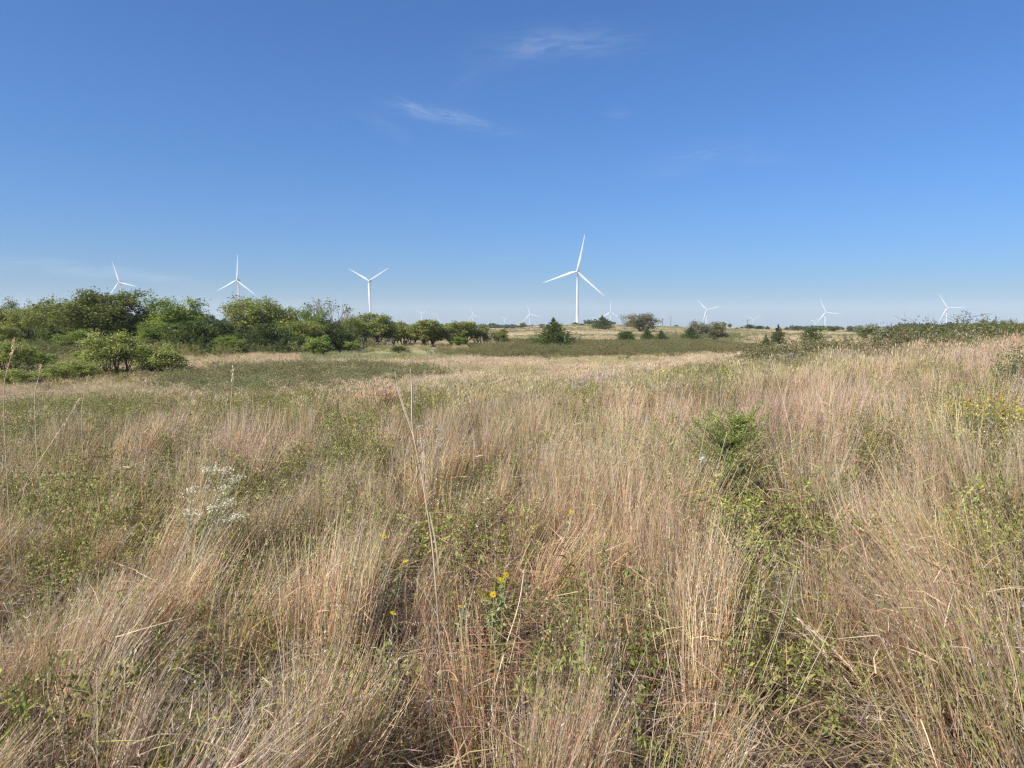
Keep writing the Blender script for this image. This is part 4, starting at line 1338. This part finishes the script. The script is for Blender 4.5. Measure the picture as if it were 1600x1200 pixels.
stalk([(360, 640), (363, 600), (364, 572)], 8, 8, .005, .002, DRY, 'dry_grass_stalk', 'straw tip standing before the grey-green brush, left side', 'stalk', GST, (40, .3, (.74, .62, .42), .018))
stalk([(415, 640), (440, 606), (452, 597)], 8, 8.2, .004, .0015, DRY, 'dry_grass_stalk', 'bent straw standing before the grey-green brush, middle', 'stalk', GST)
stalk([(676, 640), (680, 600), (700, 560)], 7.5, 7.5, .003, .001, DRY, 'dry_grass_stalk', 'fine straw right of the forked stalk tips', 'stalk', GST)
stalk([(1432, 1215), (1390, 1130), (1330, 1040), (1245, 965)], 2.4, 2.75, .0062, .002, (.64, .48, .33), 'reed_stalk', 'thick straw reed leaning far left at the bottom right', 'stalk', GST, (60, .4, (.66, .50, .36), .012))
stalk([(1412, 1215), (1365, 1120), (1310, 1045), (1250, 985)], 2.45, 2.8, .004, .0012, (.60, .45, .31), 'reed_stalk', 'thinner reed just under the thick leaning reed at bottom right', 'stalk', GST)
stalk([(1525, 1215), (1490, 1120), (1472, 1030), (1474, 945)], 2.4, 2.6, .0055, .0015, (.62, .52, .24), 'reed_stalk', 'yellowish upright reed with loose sheath at bottom right', 'stalk', GST, (80, .3, (.55, .42, .30), .014), 3)
stalk([(1440, 1080), (1385, 1000), (1335, 935), (1300, 880)], 3.0, 3.3, .0035, .001, (.66, .50, .36), 'reed_stalk', 'reed leaning left above the thick leaning reed', 'stalk', GST)
stalk([(1203, 1130), (1212, 1030), (1222, 960), (1243, 885)], 2.9, 3.0, .006, .002, (.24, .29, .12), 'green_grass_stalk', 'dark green upright grass leaf at lower right', 'stalk', GST, None, 2)
stalk([(1225, 1215), (1233, 1120), (1228, 1000)], 2.5, 2.6, .004, .0015, (.52, .36, .20), 'reed_stalk', 'reddish dry stem beside the dark green grass leaf', 'stalk', GST)
stalk([(1098, 1080), (1094, 1020), (1097, 965), (1106, 945)], 2.75, 2.8, .007, .003, (.74, .62, .42), 'reed_stalk', 'broad pale leaf sheath standing right of the bottom green sapling', 'stalk', GST, None, 1)
stalk([(1200, 1160), (1150, 1110), (1104, 1066)], 2.6, 2.8, .004, .0025, (.58, .36, .18), 'reed_stalk', 'orange-brown stem leaning left low at lower right', 'stalk', GST)
stalk([(310, 950), (270, 922), (213, 893)], 3.8, 4.1, .0035, .002, (.74, .63, .48), 'reed_stalk', 'pale broken stem lying across the grass at left', 'stalk', GST)
stalk([(505, 1215), (490, 1130), (478, 1080), (477, 1045)], 2.5, 2.6, .0032, .0015, (.70, .62, .52), 'reed_stalk', 'whitish dry stem at the bottom, left of the leafy sapling', 'stalk', GST)
stalk([(600, 880), (630, 800), (655, 730), (665, 690)], 4.8, 5, .002, .001, (.72, .58, .38), 'dry_grass_stalk', 'fine straw leaning right beside the forked stalk', 'stalk', GST)
stalk([(1240, 700), (1228, 640), (1212, 585), (1206, 562)], 6.0, 6.2, .003, .001, (.70, .56, .38), 'dry_grass_stalk', 'straw stalk above the cedar sapling leaning left', 'stalk', GST)
for a_, b_, lab in ((1080, 640, 'pale stem standing before the left half of the cedar sapling'), (1112, 655, 'pale stem standing before the middle of the cedar sapling'), (1165, 690, 'pale stem standing before the right half of the cedar sapling')):
    stalk([(a_ - 8, 850), (a_ - 2, 780), (a_ + 12, 720), (a_ + 24, b_ + 20)], 5.1, 5.2, .003, .001, (.68, .57, .36), 'dry_grass_stalk', lab, 'stalk', GST)

# dark dry weeds on the right crest against the sky
RANK = [1, 2, 3, 4, 5, 6, 7, 8, 0, 9]
for i, (a_, top, h0) in enumerate(((1411, 498, 535), (1427, 500, 535), (1444, 497, 535), (1457, 501, 533), (1492, 499, 530), (1503, 492, 530), (1513, 488, 530), (1533, 493, 528), (1388, 507, 538), (1553, 499, 526))):
    base = pt(a_, h0, 24.0); base[2] = ground_z(base[0], base[1])
    tp = pt(a_ + 3, top, 24.0)
    root = thing('dry_weed', 'slim dark weed on the right crest standing up into the sky, %s from the left' % ORD[RANK[i]], 'weed', tuple(base), 0, 'dark weeds on the right crest against the sky')
    m = MB(); m.tube(curve([base, base * .5 + tp * .5 + np.array([.05, 0, 0]), tp], 8), np.linspace(.012, .004, 8), 4, (.16, .13, .10)); c0 = tp - base
    for q in range(9):
        t = .45 + .55 * pr.random(); p0 = base + c0 * t; d = np.array([pr.normal() * .22, pr.normal() * .22, .12 + .14 * pr.random()])
        m.tube([p0, p0 + d * .6, p0 + d], [.006, .005, .003], 3, (.15, .12, .09))
    at_root(base, m, 'stem', M_STALK, root)
    m = MB(); t = .35 + .65 * pr.random((80, 1)); c = base + c0 * t + pr.normal(0, .10, (80, 3))
    m.cards(c, rvec(80, pr) * .045, rvec(80, pr) * .02, np.array([.17, .16, .09]) * (.7 + .6 * pr.random((80, 1))))
    at_root(base, m, 'leaves', M_LEAF, root)


# plants with white heads
def headed(base_px, D, heads, stemcol, name, label, cat, headcol, hs, leafcol, nl=40, lw=.006):
    x, y, z = hit(*base_px) if D is None else at(base_px[0], D)
    base = np.array([x, y, z]); D = y
    root = thing(name, label, cat, (x, y, z))
    for (a_, b_) in heads:
        tp = pt(a_, b_, D + pr.normal(0, .08)); md = base * .45 + tp * .55 + np.array([-.03 * (tp[0] - base[0]), 0, .05])
        c = curve([base + np.array([pr.normal() * .02, pr.normal() * .02, -.02]), md, tp], 10)
        m = MB(); m.tube(c, np.linspace(.004, .002, 10), 5, stemcol); at_root(base, m, 'stem', M_STALK, root)
        m = MB(); t = .25 + .7 * pr.random((nl, 1)); p0 = base + (tp - base) * t + (md - (base + tp) / 2) * (4 * t * (1 - t)) * .5
        d = unit(unit(tp - base) + rvec(nl, pr) * .6) * (.018 + .02 * pr.random((nl, 1)))
        m.cards(p0 + d * .7, d, unit(np.cross(d, rvec(nl, pr))) * lw * .6, np.asarray(leafcol) * (.8 + .4 * pr.random((nl, 1)))); at_root(base, m, 'leaves', M_LEAF, root)
        m = MB(); n_ = 110; cc = tp + pr.normal(size=(n_, 3)) * np.array([hs, hs, hs * .45]); d = rvec(n_, pr) * hs * .30
        m.cards(cc, d, unit(np.cross(d, rvec(n_, pr))) * hs * .18, np.asarray(headcol) * (.8 + .3 * pr.random((n_, 1)))); at_root(base, m, 'flower_head', M_LEAF, root)
    return root


headed((286, 935), 4.1, [(300, 765), (298, 800), (330, 733), (352, 735), (366, 748), (347, 762), (358, 785), (335, 792), (371, 806), (352, 812)], (.52, .48, .31), 'white_flowered_weed',
       'silvery weed with whitish flower heads leaning right in the left foreground', 'weed', (.74, .68, .47), .024, (.46, .46, .28), 44)
headed((672, 735), 6.0, [(655, 668), (668, 660), (684, 672), (690, 690), (661, 690)], (.50, .48, .40), 'pale_weed', 'pale grey weed right of the forked stalk', 'weed', (.54, .48, .34), .024, (.50, .46, .34), 40)
headed((915, 740), 6.4, [(922, 690), (930, 700), (948, 686), (965, 690), (960, 712), (930, 720)], (.45, .47, .40), 'pale_weed', 'grey-green weed with white specks left of the cedar sapling', 'weed', (.50, .46, .33), .020, (.42, .44, .30), 40)
headed((1370, 560), 22.0, [(1352, 512), (1364, 508), (1374, 516), (1366, 525), (1380, 522)], (.35, .36, .28), 'pale_weed', 'pale grey-green bushy weed on the right crest', 'weed', (.40, .38, .24), .08, (.30, .31, .17), 60, .025)
headed((905, 625), 16.0, [(900, 605), (906, 598), (912, 604)], (.40, .38, .24), 'pale_weed', 'whitish weed far out in the meadow right of centre', 'weed', (.58, .52, .36), .05, (.36, .37, .2), 40, .016)
headed((1225, 575), 20.0, [(1204, 558), (1215, 555), (1226, 556), (1236, 553), (1246, 560)], (.34, .32, .2), 'pale_weed', 'white-speckled weed below the ragged dark cedar', 'weed', (.60, .54, .38), .045, (.32, .33, .18), 40, .016)


# yellow flowers
def petals_mesh():
    m = MB()
    for k in range(11):
        a = k / 11 * 6.28; d = np.array([math.cos(a), math.sin(a), 0]); s = np.array([-d[1], d[0], 0])
        V = [d * .15, d * .6 + s * .24 + [0, 0, .12], d * 1.05 + [0, 0, .02], d * .6 - s * .24 + [0, 0, .12]]
        m.add(V, [(0, 1, 2, 3)], None, (.86, .62, .02))
    return m.mesh('flower_head', M_LEAF)


def disc_mesh():
    m = MB(); m.tube([(0, 0, -.05), (0, 0, .12), (0, 0, .2)], [.28, .30, .12], 8, (.62, .36, .03)); return m.mesh('flower_disc', M_LEAF)


PETAL, DISC = petals_mesh(), disc_mesh()
LEAFC = [(.30, .36, .15), (.38, .42, .20), (.25, .31, .11)]


def flower_plant(base_px, D, heads, label, nl=90, spread=.10, size=.0155):
    x, y, z = at(base_px[0], D)
    base = np.array([x, y, z]); root = thing('yellow_flower', label, 'flower', (x, y, z), 0, 'yellow daisies low in the foreground grass')
    for a_, b_ in heads:
        tp = pt(a_, b_, D - .02); m = MB()
        c = curve([base + np.array([0, 0, -.02]), base * .4 + tp * .6 + pr.normal(0, .02, 3), tp], 10)
        m.tube(c, np.linspace(.003, .0018, 10), 5, (.26, .28, .12)); at_root(base, m, 'stem', M_STALK, root)
        m = MB(); t = pr.random((nl // 2, 1)); p0 = base + (tp - base) * t * .9; d = rvec(nl // 2, pr) * .02
        m.cards(p0 + d, d, unit(np.cross(d, rvec(nl // 2, pr))) * .006, np.array(LEAFC)[pr.integers(0, 3, nl // 2)]); at_root(base, m, 'leaves', M_LEAF, root)
        h = obj('flower_head', PETAL, root); h.location = tuple(tp - base); h.scale = (size,) * 3
        h.rotation_euler = (math.radians(38) + pr.normal() * .3, pr.normal() * .3, pr.random() * 6)
        obj('flower_disc', DISC, h)
    return root


flower_plant((592, 960), 3.55, [(600, 838), (596, 869), (634, 877), (626, 884)], 'yellow daisies left of the forked stalk')
flower_plant((785, 1000), 3.25, [(783, 906), (791, 898), (757, 930), (770, 929), (763, 944)], 'cluster of yellow daisies with pale leaves right of the forked stalk', 160)
flower_plant((724, 1010), 3.2, [(727, 936), (720, 948)], 'orange-yellow flower between the forked stalk and the daisy cluster')
flower_plant((612, 1040), 3.1, [(614, 958)], 'single small yellow flower left of the stalk foot', 40)
flower_plant((888, 880), 4.3, [(886, 802), (893, 800)], 'two tiny yellow flowers in the grass right of the middle', 40)
flower_plant((912, 860), 4.6, [(910, 790), (918, 797)], 'tiny yellow buds beside the two tiny yellow flowers', 40)
flower_plant((250, 1080), 3.0, [(251, 1014)], 'small yellow flower low in the left foreground', 60)


# leafy saplings: every leaf its own piece
def leaf_mesh(k):
    m = MB(); w = (.30, .36, .26)[k]
    V = [(0, 0, 0), (.3, w * .8, .07), (.62, w, .08), (1.05, 0, -.10 - .05 * k), (.62, -w, .08), (.3, -w * .8, .07), (.5, 0, 0)]
    V = np.array(V) * np.array([1, .55, 1])
    T = [(0, 6, 1), (1, 6, 2), (2, 6, 3), (3, 6, 4), (4, 6, 5), (5, 6, 0)]
    c = [(.19, .235, .05), (.24, .27, .065), (.145, .19, .042)][k]
    m.add(V, None, T, c); return m.mesh('leaf', M_LEAF)


LM = [leaf_mesh(k) for k in range(3)]


def red_leaf():
    m = MB(); m.add(np.array([(0, 0, 0), (.5, .2, .1), (1, 0, -.15), (.5, -.2, .1)]), [(0, 1, 2, 3)], None, (.36, .13, .05)); return m.mesh('leaf', M_LEAF)


LM.append(red_leaf())


def sapling(px, D, spread, h, nstem, nleaf, size, label, stemcol=(.22, .14, .09)):
    x, y, z = at(px, D)
    root = thing('leafy_sapling', label, 'sapling', (x, y, z), 0, 'leafy green saplings low in the grass')
    cnt = 0
    for i in range(nstem):
        a = pr.random() * 6.28; rr = spread * math.sqrt(pr.random())
        b0 = np.array([rr * math.cos(a) * .5, rr * math.sin(a) * .5, -.02]); hh = h * (.65 + .4 * pr.random())
        tp = b0 + np.array([rr * math.cos(a) * .6, rr * math.sin(a) * .6, hh])
        c = curve([b0, (b0 + tp) / 2 + pr.normal(0, .02, 3), tp], 8)
        m = MB(); m.tube(c, np.linspace(.004, .0015, 8), 5, stemcol); obj('stem', m.mesh('stem', M_STALK), root)
        for q in range(nleaf // nstem):
            t = (.25 + .75 * pr.random()) * 6.99; k = int(t); p = c[k] + (c[k + 1] - c[k]) * (t - k)
            o = obj('leaf', LM[int(pr.choice(4, p=[.36, .30, .28, .06]))], root)
            o.location = tuple(p); s_ = size * (.6 + .7 * pr.random()); o.scale = (s_, s_, s_)
            o.rotation_euler = (pr.normal() * .35, -.35 + pr.normal() * .45, pr.random() * 6.28)
    return root


sapling(560, 2.75, .32, .36, 12, 260, .044, 'low leafy green sapling at the bottom edge left of the forked stalk')
sapling(510, 2.70, .16, .22, 4, 50, .046, 'small leafy sprig at the left foot of the bottom sapling')
sapling(945, 3.3, .20, .58, 9, 180, .042, 'upright leafy sapling with red stems right of centre', (.30, .13, .09))
sapling(955, 2.72, .28, .44, 12, 270, .046, 'leafy sapling at the bottom edge right of the forked stalk', (.30, .13, .09))
sapling(875, 2.62, .16, .24, 4, 40, .050, 'few broad leaves at the bottom edge between the two saplings', (.30, .13, .09))
sapling(1190, 4.1, .24, .60, 10, 230, .040, 'bushy green sapling below the cedar sapling')
sapling(1592, 4.6, .20, .62, 7, 120, .045, 'green sapling at the right edge of the meadow')
sapling(660, 3.0, .14, .20, 4, 40, .045, 'small leafy sprig just left of the forked stalk foot')


# tall green goldenrod-like stems
def wand(px, D, h, label, n_=130):
    x, y, z = at(px, D); root = thing('green_wand_weed', label, 'weed', (x, y, z), 0, 'upright green wand-like weeds')
    tp = np.array([.02, 0, h]); m = MB(); m.tube(curve([(0, 0, -.02), tp * .5 + np.array([.015, 0, 0]), tp], 8), np.linspace(.004, .002, 8), 5, (.25, .24, .10)); obj('stem', m.mesh('stem', M_STALK), root)
    m = MB(); t = .15 + .85 * pr.random((n_, 1)); d = unit(rvec(n_, pr) * np.array([1, 1, .3]) + np.array([0, 0, .55])) * (.022 + .02 * pr.random((n_, 1))) * (1.2 - .6 * t)
    m.cards(tp * t + d, d, unit(np.cross(d, rvec(n_, pr))) * .0042, np.array(YG)[pr.integers(0, 4, n_)] * 1.15); obj('leaves', m.mesh('leaves', M_LEAF), root)


wand(1172, 2.8, .50, 'upright green wand of narrow leaves at lower right')
wand(1165, 3.3, .55, 'second green wand, behind the upright one at lower right')
wand(1122, 3.5, .60, 'yellow-green wand between the cedar sapling and the bottom edge')
wand(245, 2.9, .42, 'yellow-green wand low in the left foreground')
wand(1290, 2.9, .30, 'short green wand left of the leaning reeds')

# cedar sapling in the meadow
x, y, z = at(1112, 5.45)
root = thing('cedar_sapling', 'bright green young cedar standing in the grass right of centre', 'sapling', (x, y, z), 0, None, (1.15, 1.0, .97))
tr_, cr_ = MB(), MB(); tr_.tube(curve([(0, 0, -.03), (.02, 0, .3), (.10, 0, .60), (.20, 0, .86)], 10), np.linspace(.022, .004, 10), 6, (.2, .14, .09))
CG = np.array([(.30, .355, .085), (.36, .40, .10), (.21, .265, .065), (.42, .42, .14), (.33, .25, .12)])
for i in range(150):
    hh = .06 + .92 * pr.random() ** .9; a = pr.random() * 6.28
    R_ = (.54 * (1 - hh) ** .8 + .07) * (.28 + 1.05 * pr.random() ** 1.4)
    p0 = np.array([.19 * hh ** 1.6, 0, hh * .80]); d = np.array([math.cos(a), math.sin(a) * .9, .45 + .75 * pr.random()]); p1 = p0 + d * R_
    tr_.tube([p0, (p0 + p1) / 2 - np.array([0, 0, .02]), p1], [.005, .003, .001], 4, (.22, .15, .09))
    n_ = int(40 + 150 * R_); t = pr.random((n_, 1)) ** .6
    c = p0 + (p1 - p0) * t + pr.normal(0, .032, (n_, 3)) * (R_ + .05) * (.4 + t); ax = unit(unit(d) * .35 + np.array([0, 0, .55]) + rvec(n_, pr) * .95) * (.010 + .016 * pr.random((n_, 1)))
    cr_.cards(c + ax * .8, ax, unit(np.cross(ax, rvec(n_, pr))) * .0024, CG[pr.choice(5, n_, p=[.3, .25, .25, .14, .06])] * (.8 + .4 * pr.random((n_, 1))) * (.8 + .4 * pr.random()))
obj('trunk', tr_.mesh('trunk', M_BARK), root); obj('crown', cr_.mesh('crown', M_LEAF), root)


# yellow-flowering bushes and dark bush at right
def bush(px, D, w, h, label, cols, fl, nst, leaf=.016, nlf=60, group=None):
    x, y, z = at(px, D); root = thing('flowering_bush' if fl else 'dark_bush', label, 'bush', (x, y, z), 0, group)
    st, lf, fw = MB(), MB(), MB(); cols = np.array(cols)
    for i in range(nst):
        a = pr.random() * 6.28; rr = w * .5 * math.sqrt(pr.random()); hh = h * (.6 + .4 * pr.random()) * (1 - .3 * (rr / (w * .5)) ** 2)
        b0 = np.array([rr * .4 * math.cos(a), rr * .4 * math.sin(a), -.02]); tp = np.array([rr * math.cos(a), rr * math.sin(a), hh])
        c = curve([b0, b0 * .3 + tp * .7 + np.array([0, 0, -.05]), tp], 6); st.tube(c, np.linspace(.004, .0015, 6), 3, (.24, .2, .1))
        t = .2 + .8 * pr.random((nlf, 1)); d = rvec(nlf, pr) * leaf * (.7 + .6 * pr.random((nlf, 1)))
        lf.cards(b0 + (tp - b0) * t + pr.normal(0, .035, (nlf, 3)), d, unit(np.cross(d, rvec(nlf, pr))) * leaf * .38, cols[pr.integers(0, len(cols), nlf)] * (.8 + .4 * pr.random((nlf, 1))))
        if fl:
            k = 7; cc = tp + pr.normal(0, .03, (k, 3)); d = rvec(k, pr) * .009
            fw.cards(cc, d, unit(np.cross(d, rvec(k, pr))) * .007, np.array([.74, .52, .04]) * (.7 + .4 * pr.random((k, 1))))
    obj('stems', st.mesh('stems', M_STALK), root)['kind'] = 'stuff'; obj('foliage', lf.mesh('foliage', M_LEAF), root)['kind'] = 'stuff'
    if fl: obj('flowers', fw.mesh('flowers', M_LEAF), root)['kind'] = 'stuff'
    return root


bush(1552, 6.1, 1.15, .66, 'olive bush covered in small yellow flowers near the right edge', YG, True, 170, group='yellow-flowering bushes at right')
bush(1478, 6.8, .75, .56, 'smaller yellow-flowered bush left of the larger one at right', YG, True, 80, group='yellow-flowering bushes at right')
bush(1402, 6.6, .55, .50, 'sparse yellow-flowered bush among the pale grass, farthest left of them', YG, True, 55, group='yellow-flowering bushes at right')
bush(1600, 9.5, .8, 1.05, 'dark green bush at the right edge beside the yellow flowers', [(.10, .135, .045), (.13, .165, .055)], False, 50, .02)
bush(1005, 5.4, .35, .32, 'small olive forb in the brown grass left of the cedar sapling', YG, False, 14)

# grey seed pod caught before the sapling
x, y, z = at(1094, 5.2)
root = thing('seed_pod', 'pale grey split seed pod on a stem at the left foot of the cedar sapling', 'seed pod', (x, y, z))
tp = pt(1094, 722, 5.2) - np.array([x, y, z]); m = MB(); m.tube(curve([(0, 0, -.02), tp * .5 + np.array([.02, 0, 0]), tp], 8), np.linspace(.004, .003, 8), 5, (.4, .34, .26)); obj('stem', m.mesh('stem', M_STALK), root)
m = MB(); m.tube(curve([tp, tp + np.array([.03, 0, .012]), tp + np.array([.065, 0, .005]), tp + np.array([.085, 0, .01])], 8), [.004, .010, .014, .014, .012, .008, .004, .002], 8, (.36, .31, .25)); obj('pod', m.mesh('pod', M_STALK, True), root)
m = MB(); d = unit(rvec(60, pr) + np.array([-.3, 0, .9])) * .016; m.cards(tp + np.array([.02, 0, .014]) + d, d, unit(np.cross(d, rvec(60, pr))) * .003, np.array([.8, .78, .72])); obj('fluff', m.mesh('fluff', M_LEAF), root)

# ------------------------------------------------------------------ the air
mh, n, l = new_mat('haze')
pv = n.new('ShaderNodeVolumePrincipled')
pv.inputs['Color'].default_value = (.86, .94, 1.0, 1)
pv.inputs['Density'].default_value = 1.0e-4
pv.inputs['Anisotropy'].default_value = 0.0
oh = n.new('ShaderNodeOutputMaterial'); l.new(pv.outputs[0], oh.inputs['Volume'])
zlo = float(gz.min()) - 1.0
zhi = max(z for _, _, z, _, _ in TW) + 66.0
e = 9200.0
V = np.array([[sx * e, sy * e, zz] for sx in (-1, 1) for sy in (-1, 1) for zz in (zlo, zhi)])
hz = obj('haze', mesh_of('haze', V, [(0, 1, 3, 2), (4, 6, 7, 5), (0, 4, 5, 1), (2, 3, 7, 6), (0, 2, 6, 4), (1, 5, 7, 3)], None, None, mh))
tag(hz, 'thin pale haze over the whole prairie', 'haze', kind='stuff')
